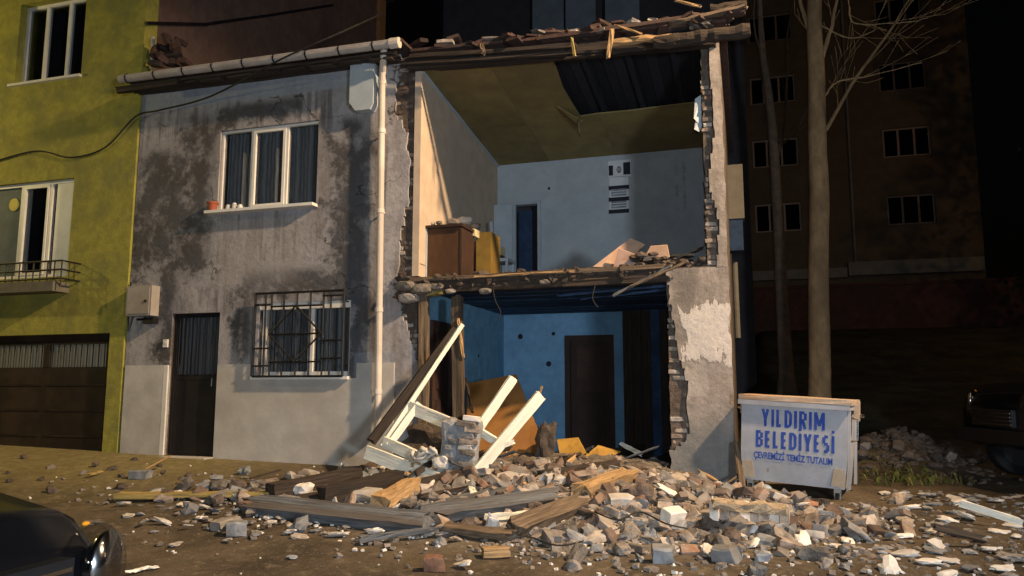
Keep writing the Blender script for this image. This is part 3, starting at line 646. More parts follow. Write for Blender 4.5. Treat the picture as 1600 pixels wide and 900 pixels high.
for z in (gb + .17 * 1.2, zc, gt - .2): gbar(xl, z, xr, z, -.02)
for a, b in (((xl, zc), (xc, gt - .2)), ((xr, zc), (xc, gt - .2)), ((xl, zc), (xc, gb + .2)), ((xr, zc), (xc, gb + .2))): gbar(*a, *b, -.04)
for z in (gb + .15, gb + .40, gt - .17): gbar(gl, z, xl, z, -.02); gbar(xr, z + .1, gr_, z + .1, -.02)
# front door: black steel, bars over dark glass in its upper half
bm = B(); x0, x1, z0, z1 = DOOR
box(bm, x0 + .005, x0 + .05, .06, .12, z0, z1); box(bm, x1 - .05, x1 - .005, .06, .12, z0, z1); box(bm, x0 + .051, x1 - .051, .061, .119, z1 - .06, z1 - .002); box(bm, x0 + .051, x1 - .051, .07, .11, z0 + .01, z0 + 1.12); box(bm, x0 + .051, x1 - .051, .065, .112, z0 + 1.121, z0 + 1.2)
fd = H('front_door', bm, BLACK)
bm = B(); box(bm, x0 + .051, x1 - .051, .10, .108, z0 + 1.201, z1 - .061); H('pane', bm, GLASS, fd)
bm = B(); box(bm, x0 + .051, x1 - .051, .16, .17, z0, z1); H('hall_curtain', bm, CURTAIN, fd)
for k in range(6):
    x = x0 + .11 + k * (x1 - x0 - .22) / 5; bm = B(); tube(bm, [(x, .055, z0 + 1.2), (x, .055, z1 - .06)], .009, 6); H('bar', bm, BLACK, fd)
bm = B(); tube(bm, [(x1 - .11, .03, z0 + 1.02), (x1 - .11, .03, z0 + 1.14)], .012, 6); H('handle', bm, CHROME, fd)
bm = B(); box(bm, x0 - .075, x0 - .004, -.03, .2, z0, 1.71); H('door_reveal', bm, WHITE)
bm = B(); box(bm, x0 - .08, x1 + .02, -.22, .30, .1, z0 - .002); H('door_step', bm, DADO)
# meter cabinet, lamp, bell
mb = thing('meter_cabinet', (-8.86, 0, 2.46), 'pale grey metal meter cabinet on the wall left of the black front door', 'meter box')
bm = B(); box(bm, -9.10, -8.63, -.17, -.001, 2.46, 2.92); link('cabinet', bm, GREYM, mb)
bm = B(); box(bm, -9.07, -8.66, -.182, -.171, 2.49, 2.89); link('cabinet_door', bm, GREYM, mb)
bm = B(); box(bm, -8.74, -8.70, -.195, -.183, 2.66, 2.70); link('lock', bm, BLACK, mb)
bm = B(); tube(bm, [(-9.06, -.05, 2.46), (-9.12, -.05, 2.2), (-9.15, -.05, 2.46), (-9.16, -.03, 3.0)], .012, 6); link('cable', bm, CABLE, mb)
wl = thing('wall_lamp', (-8.68, 0, 2.35), 'small black wall lamp bracket under the meter cabinet', 'wall lamp')
bm = B(); box(bm, -8.80, -8.62, -.12, -.001, 2.34, 2.44); link('lamp_body', bm, BLACK, wl); bm = B(); box(bm, -8.98, -8.81, -.06, -.001, 2.40, 2.43); link('bracket', bm, BLACK, wl)
bm = B(); box(bm, -8.49, -8.41, -.03, -.001, 1.98, 2.10); box(bm, -8.475, -8.425, -.036, -.031, 2.03, 2.07); props(link('door_bell', bm, WHITE), 'white square bell box on the wall left of the black door', 'doorbell')
# things on the sill of the upper window
fp = thing('flower_pot', at(332, 329, -.06), 'terracotta flower pot at the left end of the upper window sill', 'flower pot')
c = at(332, 329, -.06); c.z = 4.03
bm = B(); lathe(bm, [(.05, 0), (.075, .11), (.085, .11), (.085, .14), (.07, .14), (.06, .10)], 14, Matrix.Translation(c)); link('pot', bm, TERRA, fp)
bm = B(); lathe(bm, [(.065, .115), (.03, .13)], 10, Matrix.Translation(c)); link('soil', bm, BROWNDOOR, fp)
for k, (px, hgt, lab) in enumerate(((356, .09, 'pale jar nearest the terracotta pot on the upper sill'), (366, .11, 'taller pale jar in the middle of the upper sill jars'), (375, .08, 'small pale jar right of the taller jar on the upper sill'))):
    p = at(px, 328, -.02); p.z = 4.03; j = thing('jar', p, lab, 'jar', 'jars on the upper window sill'); bm = B(); lathe(bm, [(.034, 0), (.038, .01), (.038, hgt * .75), (.026, hgt * .85)], 12, Matrix.Translation(p)); link('glass', bm, JAR, j); bm = B(); lathe(bm, [(.028, hgt * .85), (.028, hgt)], 12, Matrix.Translation(p)); link('lid', bm, WHITE, j)

# ------------------------------------------------------------------ torn roof edge over the open rooms (parts of the house)
def timber(p, q, w, t, m, name='roof_timber', roll=0, jag=.06, y0=-.2, y1=None, parent=None, **k):
    bm = B(); beam(bm, at(*p, y0), at(*q, y0 if y1 is None else y1), w, t, roll, seg=k.pop('seg', 8), jit=k.pop('jit', .009), jag=jag, **k); return H(name, bm, m, parent)
timber((640, 103), (1120, 62), .16, .17, CHAR, y0=-.02)
timber((640, 90), (905, 72), .10, .06, CHAR, y0=-.14)
timber((625, 101), (1000, 77), .06, .025, CHAR, y0=-.20)
timber((880, 92), (1010, 77), .05, .02, WOODD, y0=-.2)
timber((720, 75), (1140, 30), .14, .10, CHAR, y0=.12)
timber((840, 62), (1165, 18), .12, .05, ROOFT, y0=-.12)
timber((1045, 40), (1168, 8), .10, .05, WOOD, y0=-.2)
bm = B(); log(bm, at(958, 66, -.30), at(1060, 56, -.32), .045, seg=6); H('roof_pole', bm, WOODL)
bm = B(); log(bm, at(1022, 68, -.34), at(1172, 48, -.36), .085, n=14, seg=14, jit=.007); H('roof_pole', bm, WOODD)
bm = B(); log(bm, at(1110, 14, -.15), at(1166, 10, -.15), .06, seg=5); H('roof_pole', bm, WOODD)
for p, q, w_, m in (((957, 45), (950, 92), .05, WOODL), ((893, 58), (898, 88), .028, WOODY), ((960, 38), (1003, 54), .02, WOODL), ((1055, 0), (1095, 10), .035, WOODL), ((752, 66), (756, 86), .05, WOOD), ((1080, 30), (1105, 45), .04, WOODD)):
    timber(p, q, w_, .02, m, 'splinter', y0=-.36, jag=.04, seg=3)
rr = random.Random(3)
for k in range(64):                          # broken tiles left along the torn edge
    f = rr.random(); px = 650 + 500 * f; py = 84 - 46 * f - rr.uniform(0, 16); p = at(px, py, rr.uniform(-.15, .25)); bm = B()
    brickshape(bm, rr.uniform(.16, .34), rr.uniform(.12, .2), rr.uniform(.03, .07), 100 + k, Matrix.Translation(p) @ Matrix.Rotation(rr.uniform(-3, 3), 4, 'Z') @ Matrix.Rotation(rr.uniform(-.35, .35), 4, 'X')); H('tile', bm, ROOFT if k % 4 else LUMP)
# torn edge of the upper floor: joists, boards, crumbled fringe
timber((640, 438), (1045, 416), .10, .05, WOOD, 'floor_board', y0=-.03, jag=.1)
timber((655, 446), (1040, 426), .14, .12, WOODD, 'floor_joist', y0=.02)
timber((700, 452), (1046, 436), .10, .07, WOODD, 'floor_joist', y0=.0)
timber((870, 462), (1046, 446), .03, .02, NAVY, 'floor_board', y0=.10)
timber((905, 468), (1046, 452), .03, .02, NAVY, 'floor_board', y0=.35)
timber((630, 462), (694, 456), .14, .07, WOODY, 'lintel', y0=.04, jag=.03)
timber((958, 462), (1050, 415), .05, .03, WOODG, 'splinter', y0=-.08, jag=.03)
timber((985, 448), (1075, 408), .04, .02, WOOD, 'splinter', y0=-.10, jag=.03)
timber((740, 432), (900, 424), .05, .02, WOODL, 'splinter', y0=-.09, jag=.05)
bm = B()
for k in range(150):
    f = rr.random(); px = 624 + 430 * f; top = 437 - 24 * f; left = max(0, 1 - (px - 620) / 90)
    py = top + rr.uniform(-3, 16 + 22 * left); s_ = rr.uniform(.04, .12) * (1.5 if left > .3 else 1)
    rock(bm, Matrix.Translation(at(px, py, rr.uniform(-.06, .1))) @ Matrix.Rotation(rr.uniform(0, 6), 4, 'Z') @ Matrix.Rotation(rr.uniform(0, 1), 4, 'X'), (s_ * 1.5, s_, s_ * .6), k)
H('crumbled_floor_edge', bm, MORTARD, kind='stuff')
for k, (px, py, sx) in enumerate(((634, 447, .2), (660, 452, .22), (640, 466, .2), (682, 449, .14), (852, 441, .10), (758, 455, .12), (704, 455, .10))):
    bm = B(); rock(bm, Matrix.Translation(at(px, py, -.05)), (sx * 1.5, sx, sx * .7), 50 + k, 2); H('mortar_lump', bm, LUMP)
# flat prints on the back wall: club calendar and sheets
def wallprint(name, px0, py0, px1, py1, m, y, parent):
    a, b = at(px0, py0, y), at(px1, py1, y); bm = B(); box(bm, min(a.x, b.x), max(a.x, b.x), y, y + .003, min(a.z, b.z), max(a.z, b.z)); return link(name, bm, m, parent)
cal = thing('wall_calendar', at(967, 335, 3.49), 'black and white calendar with emblem and three sheets on the upper back wall', 'calendar')
wallprint('calendar_top', 950, 252, 986, 275, PAPER, 3.490, cal)
wallprint('black_block', 951, 259, 958, 274, PRINT, 3.486, cal); wallprint('black_block', 972, 254, 985, 272, PRINT, 3.486, cal); wallprint('emblem_field', 960, 253, 974, 274, PAPER, 3.483, cal)
p = at(967, 265, 3.48); bm = B(); lathe(bm, [(.05, 0), (.05, .003)], 14, Matrix.Translation(p) @ Matrix.Rotation(R(90), 4, 'X') @ Matrix.Diagonal((.8, 1.2, 1, 1))); em = link('emblem', bm, PRINT, cal)
for k in range(3): bm = B(); box(bm, p.x - .025 + k * .02, p.x - .016 + k * .02, p.y - .0085, p.y - .0045, p.z - .035, p.z + .035); link('emblem_stripe', bm, PAPER, em)
for k, (a, b) in enumerate(((277, 291), (293, 309), (312, 328))):
    s_ = wallprint('sheet', 952, a, 982, b, PAPER, 3.490, cal); wallprint('black_bar', 951, b, 983, b + 4, PRINT, 3.488, s_)
    for q in range(3 if k else 0):
        wallprint('text_line', 955, a + 3 + q * 4, 979, a + 4 + q * 4, mat('faint_print', (.25, .28, .3), bump=0, vary=0) if 'faint_print' not in MATS else MATS['faint_print'], 3.487, s_)
for px in (1058, 1070): wallprint('light_streak', px - 4, 252, px + 3, 330 if px < 1065 else 326, mat('light_streak_tone', (.42, .46, .48), bump=0, vary=0) if 'light_streak_tone' not in MATS else MATS['light_streak_tone'], 3.4945, house)  # light leaking onto the back wall, painted as two pale strips

# ------------------------------------------------------------------ furniture left in the upper room
cab = thing('kitchen_cabinet', (-3.95, .5, 2.9), 'brown open kitchen cabinet with pale side at the torn floor edge upstairs', 'cabinet')
cx0, cx1, cy, cz0, cz1 = at(658, 400, .25).x, at(718, 400, .25).x, .25, 2.92, at(690, 353, .25).z
bm = B(); box(bm, cx0, cx0 + .09, cy - .02, cy + .5, cz0, cz1 - .03); link('side_panel', bm, PALE, cab)
bm = B(); box(bm, cx0 - .02, cx1 + .05, cy - .04, cy + .52, cz1 - .028, cz1 + .012); link('top', bm, BROWNDOOR, cab)
bm = B(); box(bm, cx0 + .092, cx1 - .0, cy + .01, cy + .04, cz0, cz1 - .03); link('door', bm, mat('brown_veneer', (.08, .038, .016), .7, (.05, .025, .014), .5, 5, (3, 1, 1), rough=.6, bump=.1, vary=0), cab)
bm = B(); box(bm, cx1 + .002, cx1 + .03, cy, cy + .5, cz0, cz1 - .03); link('side_panel', bm, BROWNDOOR, cab)
cup = thing('yellow_cupboard', (-3.4, .9, 2.9), 'yellow brown cupboard carcass with an open cream drawer, right of the brown cabinet', 'cupboard')
a, b = at(719, 420, .9), at(767, 362, .9)
xm_ = at(744, 400, .9).x
bm = B(); box(bm, a.x, b.x, .9, 1.35, 2.9, 2.96); link('base', bm, BROWNDOOR, cup)
bm = B(); box(bm, a.x, xm_, 1.30, 1.34, 2.961, b.z - .05); link('back_panel', bm, BROWNDOOR, cup)
bm = B(); box(bm, xm_, b.x, .90, .93, 2.961, b.z); link('door', bm, mat('ochre_veneer', (.22, .135, .025), .7, (.13, .08, .02), .5, 5, rough=.6, bump=.1, vary=0), cup)
bm = B(); box(bm, b.x - .02, b.x, .931, 1.34, 2.961, b.z); link('side_panel', bm, MATS['ochre_veneer'], cup)
bm = B(); p0, p1 = at(716, 370, .7), at(742, 357, .7); box(bm, p0.x, p1.x, .70, .73, p0.z, p1.z); box(bm, p0.x, p0.x + .015, .731, 1.1, p0.z, p1.z); box(bm, p1.x - .015, p1.x, .731, 1.1, p0.z, p1.z); dr = link('drawer', bm, mat('cream_paint', (.55, .47, .28), .85, bump=0, vary=0), cup)
p = at(730, 364, .69); bm = B(); tube(bm, [(p.x, .70, p.z - .03), (p.x, .67, p.z), (p.x, .70, p.z + .03)], .008, 5); link('handle', bm, BROWNDOOR, dr)
tb = thing('small_table', (-3.35, 1.9, 2.9), 'small grey table carrying a cream box, beside the yellow cupboard', 'table')
a, b = at(768, 404, 1.8), at(794, 404, 1.8)
bm = B(); box(bm, a.x, b.x, 1.8, 2.2, a.z - .05, a.z); link('table_top', bm, PALE, tb)
for x in (a.x + .03, b.x - .03):
    for y in (1.83, 2.17): bm = B(); box(bm, x - .02, x + .02, y - .02, y + .02, 2.9, a.z - .051); link('leg', bm, PALE, tb)
cb = thing('cream_box', (-3.5, 1.95, a.z), 'cream box with a dark base standing on the small grey table', 'box')
b2 = at(782, 384, 1.85); bm = B(); box(bm, a.x + .02, b2.x, 1.85, 2.1, a.z + .06, b2.z); link('box_body', bm, MATS['cream_paint'], cb); bm = B(); box(bm, a.x + .01, b2.x + .02, 1.84, 2.11, a.z + .001, a.z + .059); link('base', bm, BROWNDOOR, cb)
bm = B(); box(bm, at(768, 365, 2.6).x - .03, at(768, 365, 2.6).x + .02, 2.6, 2.64, 2.9, at(780, 345, 2.6).z); props(link('pale_post', bm, PALE), 'thin pale post leaning in the back left corner of the upper room', 'post')
for k, (px, py, s_, m, lab) in enumerate(((672, 349, .10, LUMP, 'flat grey mortar piece at the left end of the cabinet top'), (686, 348, .07, LUMP, 'small mortar piece in the middle of the cabinet top'), (727, 345, .16, PLASTERW, 'round pale plaster lump above the open cream drawer'), (708, 347, .12, LUMP, 'grey mortar lump at the right end of the cabinet top'), (742, 354, .13, LUMP, 'grey plaster shard resting on the yellow cupboard'))):
    bm = B(); rock(bm, Matrix.Translation(at(px, py, .45 if px < 715 else .95)), (s_ * 1.4, s_, s_ * .8), 70 + k, 2); props(link('mortar_lump', bm, m), lab, 'rubble', 'lumps lying on the upstairs furniture')
# boards thrown on the upper floor
def slab(name, pts, y, t, m, label, cat, dz=0, lean=0):
    bm = B(); P = [at(px, py, y + lean * (k in (1, 2))) for k, (px, py) in enumerate(pts)]; prism(bm, P, (0, t, t * .3)); return props(link(name, bm, m), label, cat)
slab('wall_board', ((926, 417), (985, 372), (1008, 382), (975, 417)), .5, .03, CARD, 'tan board leaning on the rubble at the right of the upper floor', 'board', lean=.15)
slab('wall_board', ((958, 418), (966, 388), (994, 398), (1001, 418)), .40, .03, mat('pink_board', (.40, .27, .22), .8, bump=.1, vary=0), 'pinkish board lying flat in front of the leaning tan board', 'board')
slab('chipboard', ((1004, 408), (1016, 385), (1042, 383), (1046, 402)), .2, .06, CARD, 'orange tan chipboard offcut at the right end of the upper floor', 'board')
bm = B()
for k in range(60):
    px = rr.uniform(985, 1105); s_ = rr.uniform(.04, .14); py = 418 - rr.uniform(0, 22) * (1 if px < 1050 else .7); rock(bm, Matrix.Translation(at(px, py, rr.uniform(.08, .5))) @ Matrix.Rotation(rr.uniform(0, 6), 4, 'Z'), (s_ * 1.4, s_, s_ * .7), k)
props(link('upstairs_debris', bm, MORTARD), 'small dark rubble spread along the right of the upper floor', 'debris', kind='stuff')
for k, (p, q) in enumerate((((1020, 400), (1085, 398)), ((1040, 410), (1100, 385)), ((988, 402), (1040, 415)))):
    bm = B(); beam(bm, at(*p, .3), at(*q, .4), .04, .02, jag=.04); props(link('splintered_lath', bm, WOOD), ('thin lath lying level on the right of the upper floor', 'thin lath sloping up to the right pillar upstairs', 'short lath sloping down beside the chipboard offcut')[k], 'lath', 'laths on the upper floor')

# ------------------------------------------------------------------ neighbouring buildings
yh = thing('yellow_house', (-12, 0, .35), 'yellow stucco house with white windows and brown garage at the far left', 'house')
WA = (-11.92, -10.47, 6.56, 8.02); WB = (-12.5, -10.44, 3.16, 4.79); GAR = (-12.9, -9.50, .36, 2.22)
yholes = (WA, WB, GAR, (-14.5, -13.2, 6.56, 8.02))
bm = B(); gridwall(bm, steps([-16, -9.22] + [v for h in yholes for v in h[:2]], .4), steps([.0, 12] + [v for h in yholes for v in h[2:]], .4), lambda x, z: not any(a < x < b and c < z < d for a, b, c, d in yholes), lambda u, v, d: (u, -.035 + d, v), .28); link('wall', bm, YELLOW, yh)
bm = B(); box(bm, -9.5, -9.222, .246, 8.3, 0, 12); link('blind_side_wall', bm, RED, yh, label='reddish brown blind side wall')
bm = B(); box(bm, -16.2, -9.0, -.4, 8.6, 12.001, 12.3); link('roof', bm, ROOFT, yh)
bm = B(); box(bm, -16, -15.7, .246, 8.3, 0, 12); link('side_wall', bm, YELLOW, yh)
window(yh, *WA, .10, (-11.45, -10.95), WHITE, GLASS, (None, None, None), .055, sill=.1)
window(yh, -14.5, -13.2, 6.56, 8.02, .10, (-13.85,), WHITE, GLASS, (None, None), .055, sill=.1)
wb = window(yh, *WB, .03, (at(38, 350, .1).x, at(82, 350, .1).x), WHITE, GLASS, (LACE, None, LACE), .055, (1,))
for a_, b_, m_ in ((WB[0] + .055, at(38, 350, .03).x - .04, mat('pale_panel', (.66, .65, .55), .75, (.30, .30, .25), .5, 4, rough=.5, bump=.05, vary=0)), (at(82, 350, .03).x + .04, WB[1] - .056, WHITE)):
    bm = B(); box(bm, a_, b_, .040 if m_ is WHITE else .075, .060 if m_ is WHITE else .09, WB[2] + .056, WB[3] - .056); link('white_panel', bm, m_, wb)
p = at(22, 320, .06); bm = B(); lathe(bm, [(.11, 0), (.11, .02), (.085, .025)], 18, Matrix.Translation((p.x, .0748, p.z)) @ Matrix.Rotation(R(90), 4, 'X')); pl = link('wall_clock', bm, YPLATE, wb)
bm = B(); box(bm, WB[0] - .1, WB[1] + .06, -.34, -.034, 2.88, 3.04); ls = link('window_ledge', bm, mat('ledge_concrete', (.14, .125, .09), .7, bump=.2, vary=0), yh)
# low iron rail in front of the lower yellow window
rail = thing('window_rail', (-11.4, -.2, 3.05), 'low black iron flower rail before the lower yellow house window', 'railing')
rx0, rx1, ry, rz0, rz1 = -12.6, -10.18, -.31, 3.06, 3.36
for z in (rz0 + .02, rz0 + .16, rz1):
    bm = B(); tube(bm, [(rx0, ry, z), (rx1 - .08, ry, z), (rx1, ry + .07, z - .02), (rx1, -.03, z - .02)], .015, 6); link('rail_bar', bm, BLACK, rail)
for k in range(17):
    x = rx0 + .05 + k * (rx1 - rx0 - .13) / 16; bm = B(); tube(bm, [(x, ry, rz0 - .12), (x, ry, rz1)], .012, 5); link('upright', bm, BLACK, rail)
for y in (-.24, -.14): bm = B(); tube(bm, [(rx1, y, rz0), (rx1, y, rz1 - .02)], .008, 5); link('upright', bm, BLACK, rail)
# garage door: two leaves with a barred light strip
gd = None
bm = B(); box(bm, GAR[0] + .001, GAR[1] - .001, .06, .12, 2.12, GAR[3] - .002); box(bm, GAR[0] + .001, GAR[0] + .08, .061, .119, .37, 2.1195); box(bm, GAR[1] - .08, GAR[1] - .001, .061, .119, .37, 2.1195); gd = link('garage_frame', bm, GARAGE, yh)
gm = at(72, 600, .1).x
for x0, x1 in ((GAR[0] + .081, gm - .003), (gm + .003, GAR[1] - .081)):
    bm = B(); box(bm, x0, x1, .075, .11, .38, 1.70); box(bm, x0, x0 + .06, .07, .11, 1.7005, 2.118); box(bm, x1 - .06, x1, .07, .11, 1.7005, 2.118); box(bm, x0 + .061, x1 - .061, .071, .11, 2.06, 2.118); lf = link('garage_leaf', bm, GARAGE, yh)
    bm = B(); box(bm, x0 + .061, x1 - .061, .10, .108, 1.7005, 2.059); link('frosted_pane', bm, mat('frosted_glass', (.30, .28, .22), .8, (.16, .14, .10), .5, 4, rough=.5, bump=0, vary=0) if 'frosted_glass' not in MATS else MATS['frosted_glass'], lf)
    n = int((x1 - x0) / .12)
    for k in range(n): x = x0 + .11 + k * (x1 - x0 - .22) / (n - 1); bm = B(); tube(bm, [(x, .085, 1.70), (x, .085, 2.06)], .009, 5); link('bar', bm, BLACK, lf)
    for k in range(3): z = .6 + k * .4; bm = B(); box(bm, x0 + .05, x1 - .05, .066, .0745, z, z + .03); link('rib', bm, GARAGE, lf)
# taller buildings behind the house
bm = B(); box(bm, -9.42, -9.12, 8.02, 8.35, 0, 11.9); link('corner_pier', bm, mat('lamplit_stucco_tone', (.34, .16, .06), .75, bump=.2, vary=0), yh)  # orange lamplight on this corner is painted as the pier's colour
bm = B(); tube(bm, [atx(228, 36, -9.17), atx(320, 38, -9.17), atx(420, 24, -9.17), atx(520, 8, -9.17)], .03, 6); link('cable_duct', bm, BLACK, yh)
db = thing('dark_apartment', (-3.5, 10, 0), 'dark apartment block with grey glazed balcony behind the torn roof', 'apartment block')
bm = B(); box(bm, -8.1, .2, 10, 17, 0, 19); link('wall', bm, DARKWALL, db)
for px0, px1 in ((832, 880), (884, 930), (946, 998)):
    a, b = at(px0, 50, 9.6), at(px1, -20, 9.6); bm = B(); box(bm, a.x, b.x, 9.6, 9.65, a.z - .6, b.z + .8); f = link('balcony_panel', bm, mat('grey_panel', (.17, .20, .23), .75, (.1, .12, .14), .5, 3, bump=.05, vary=.1) if 'grey_panel' not in MATS else MATS['grey_panel'], db)
    bm = B(); box(bm, a.x, b.x, 9.57, 9.599, b.z + .1, b.z + .16); link('panel_rail', bm, GREYM, f)
bm = B(); box(bm, at(828, 50, 9.6).x, at(1000, 50, 9.6).x, 9.66, 9.99, 9.6, 9.8); link('balcony_slab', bm, APT_BAND, db)
bm = B(); box(bm, -8.3, .4, 9.8, 17.2, 19.01, 19.3); link('roof_slab', bm, DARKWALL, db)
# brown apartment block beyond the garden
ab = thing('brown_apartment', (4, 24, 4), 'brown four-storey apartment block with three-pane windows beyond the dark garden', 'apartment block')
wins = []
for k in range(4):
    z0 = 7.93 + k * 2.82; wins += [(5.66, 7.42, z0, z0 + 1.22), (.55, 2.38, z0, z0 + 1.22)]
bm = B(); gridwall(bm, steps([-3.5, 9.0] + [v for q in wins for v in q[:2]], 2), steps([3, 20] + [v for q in wins for v in q[2:]], 2), lambda x, z: not any(a < x < b and c < z < d for a, b, c, d in wins), lambda u, v, d: (u, 24 + d, v), .3); link('wall', bm, APT, ab)
bm = B(); box(bm, -3.5, -3.2, 24.301, 34, 3, 20); box(bm, 8.7, 9.0, 24.301, 34, 3, 20); link('side_wall', bm, APT, ab)
bm = B(); box(bm, -3.8, 9.3, 23.5, 34.3, 20.01, 20.3); link('roof_slab', bm, DARKWALL, ab)
for i, (a, b, c, d) in enumerate(wins):
    window(ab, a, b, c, d, 24.1, (a + .58, a + 1.18) if b - a > 1 else ((a + b) / 2,) if b - a > .6 else (), mat('dim_window_frame', (.24, .17, .13), .8, bump=0, vary=.3) if 'dim_window_frame' not in MATS else MATS['dim_window_frame'], GLASSD, (LACE if i % 3 == 1 else CURTAIN if i % 3 == 0 else None), .07)
bm = B(); box(bm, -3.5, 4.0, 23.75, 23.999, 5.85, 6.25); box(bm, 4.05, 8.9, 23.7, 23.999, 5.9, 6.45); link('pale_band', bm, APT_BAND, ab)
bm = B(); tube(bm, [(4.35, 23.93, 6.5), (4.4, 23.93, 20)], .05, 8); link('rain_pipe', bm, APT_BAND, ab)
rw = thing('garden_wall', (4, 22, 3), 'low dark red garden wall at the foot of the brown apartment block', 'wall')
bm = B(); box(bm, -4, 12, 22, 22.3, 2.2, 5.25); link('wall_face', bm, RETAIN, rw); bm = B(); box(bm, -4, 12, 21.95, 22.35, 5.251, 5.36); link('coping', bm, RETAIN, rw)
# dark evergreen at the far right
et = thing('evergreen_tree', (11.2, 17, 3), 'tall black-green evergreen filling the dark right edge behind the car', 'tree')
bm = B(); tube(bm, [(11.2, 17, 2.5), (11.3, 17, 9), (11.2, 17, 17)], [.3, .2, .05], 8); link('trunk', bm, BARKD, et)
bm = B()
for k in range(5200):
    h = rr.random() ** .8; z = 3.6 + 15 * h; rad = 3.4 * (1 - h) ** .7 * (.75 + .3 * math.sin(h * 23)) + .2; a = rr.uniform(0, 6.283); q = rad * math.sqrt(rr.uniform(.25, 1)); c = Vector((11.2 + q * math.cos(a), 17 + q * math.sin(a), z))
    d1 = Vector((rr.uniform(-1, 1), rr.uniform(-1, 1), rr.uniform(-1, .4))).normalized() * rr.uniform(.15, .35); d2 = Vector((rr.uniform(-1, 1), rr.uniform(-1, 1), rr.uniform(-1, 1))).normalized() * .09; quad(bm, [c, c + d1 * .5 + d2, c + d1, c + d1 * .5 - d2])
link('crown', bm, LEAFD, et)

# ------------------------------------------------------------------ bare trees behind the rubbish container
def twigs(bm, p, d, L, r, depth, rnd):
    pts = [p]; rad = [r]; n = 5
    for i in range(n):
        d = (d + Vector((rnd.uniform(-1, 1), rnd.uniform(-1, 1), rnd.uniform(-.4, .6))) * .09).normalized(); p = p + d * (L / n); pts.append(p); rad.append(max(.004, r * (1 - .8 * (i + 1) / n)))
        if depth and i > 0 and rnd.random() < .75: twigs(bm, p, (d + Vector((rnd.uniform(-1, 1), rnd.uniform(-.6, .6), rnd.uniform(-.2, .8))) * .8).normalized(), L * .55, rad[-1] * .7, depth - 1, rnd)
    tube(bm, pts, rad, 5)
def baretree(loc, label, trunk, radii, limbs, m, seed):
    t = thing('bare_tree', loc, label, 'tree', None); bm = B(); pts = [Vector(p) for p in trunk]; dense = []; rd = []
    for i in range(len(pts) - 1):
        for k in range(6): f = k / 6; dense.append(pts[i].lerp(pts[i + 1], f) + Vector((noise.noise(Vector((i + f, seed, 0))), 0, 0)) * .04); rd.append((radii[i] + (radii[i + 1] - radii[i]) * f) * (1 + .06 * noise.noise(Vector((k * .7 + i * 3, seed, 4)))))
    rd[0] *= 1.5; rd[1] *= 1.08; dense.append(pts[-1]); rd.append(radii[-1]); tube(bm, dense, rd, 14); link('trunk', bm, m, t, smooth=True); rnd = random.Random(seed)
    for path, r in limbs:
        raw = [Vector(p) for p in path]; P = []
        for i in range(len(raw) - 1):
            a, b, c, d = raw[max(0, i - 1)], raw[i], raw[i + 1], raw[min(len(raw) - 1, i + 2)]
            for k in range(4): t_ = k / 4; P.append(.5 * ((2 * b) + (c - a) * t_ + (2 * a - 5 * b + 4 * c - d) * t_ * t_ + (3 * b - a - 3 * c + d) * t_ ** 3) + Vector((rnd.uniform(-1, 1), 0, rnd.uniform(-1, 1))) * .012)
        P.append(raw[-1]); bm = B(); tube(bm, P, [r * (1 - .65 * k / max(1, len(P) - 1)) for k in range(len(P))], 6)
        for k in range(2, len(P), 3):
            for q in range(1): twigs(bm, P[k - 1].lerp(P[k], rnd.random()), ((P[k] - P[k - 1]).normalized() + Vector((rnd.uniform(-1, 1), rnd.uniform(-1, 1), rnd.uniform(-.2, 1))) * .55).normalized(), rnd.uniform(.5, 1.2), r * .25, 1, rnd)
        link('branch', bm, m, t)
TY = 5.0
T = lambda px, py, y=TY: at(px, py, y)
tb0 = T(1277, 640); tb0.z = ground(tb0.x, TY) - .1
baretree(tb0, 'thick pale bare trunk standing right behind the rubbish container', [tb0, T(1279, 480), T(1280, 300), T(1276, 130), T(1272, 20), T(1270, -160)], [.20, .178, .172, .155, .135, .11],
         [([T(1290, 205), T(1345, 110), T(1400, 35), T(1440, -40)], .035), ([T(1288, 150), T(1310, 128), T(1350, 120), T(1440, 98)], .022), ([T(1284, 90), T(1300, 40), T(1312, -30)], .05), ([T(1268, 60), T(1252, 10), T(1240, -60)], .05),
          ([T(1326, -20), T(1328, 22), T(1345, 38), T(1420, 34), T(1450, 28)], .018), ([T(1284, 40), T(1330, 60), T(1370, 45)], .02)], BARK, 5)
b2_ = at(1229, 585, 7.0); b2_.z = ground(b2_.x, 7) - .1
T2 = lambda px, py: at(px, py, 7.0)
baretree(b2_, 'thin dark bare trunk between the house corner and the thick pale trunk', [b2_, T2(1218, 400), T2(1207, 200), T2(1192, 90), T2(1184, -60)], [.16, .115, .10, .07, .04],
         [([T2(1212, 260), T2(1228, 180), T2(1230, 60), T2(1245, -30)], .045), ([T2(1192, 95), T2(1178, 40), T2(1180, -30)], .03), ([T2(1210, 240), T2(1240, 210), T2(1268, 190)], .02)], BARKD, 9)
# poles and boxes at the right side of the house
bm = B(); tube(bm, [at(1148, 410, 3.0), at(1153, 528, 3.0)], .045, 10); props(link('waste_pipe', bm, DIMBOX), 'pale vertical waste pipe hanging at the right corner of the grey house', 'pipe')
sb = thing('side_box', at(1148, 340, 2.6), 'pale box fixed high on the right side wall of the house', 'utility box'); a, b = at(1140, 342, 2.6), at(1160, 256, 2.6)
bm = B(); box(bm, -.199, b.x, 2.6, 2.9, a.z, b.z); link('box_body', bm, DIMBOX, sb); bm = B(); box(bm, -.199, b.x - .03, 2.62, 2.9, a.z - .5, a.z - .002); link('lower_cover', bm, NAVY, sb)
bm = B(); beam(bm, at(1151, 690, -.12), at(1162, 772, -.35), .07, .025, jag=.02); props(link('leaning_lath', bm, WOOD), 'brown lath leaning on the corner pillar beside the rubbish container', 'lath')
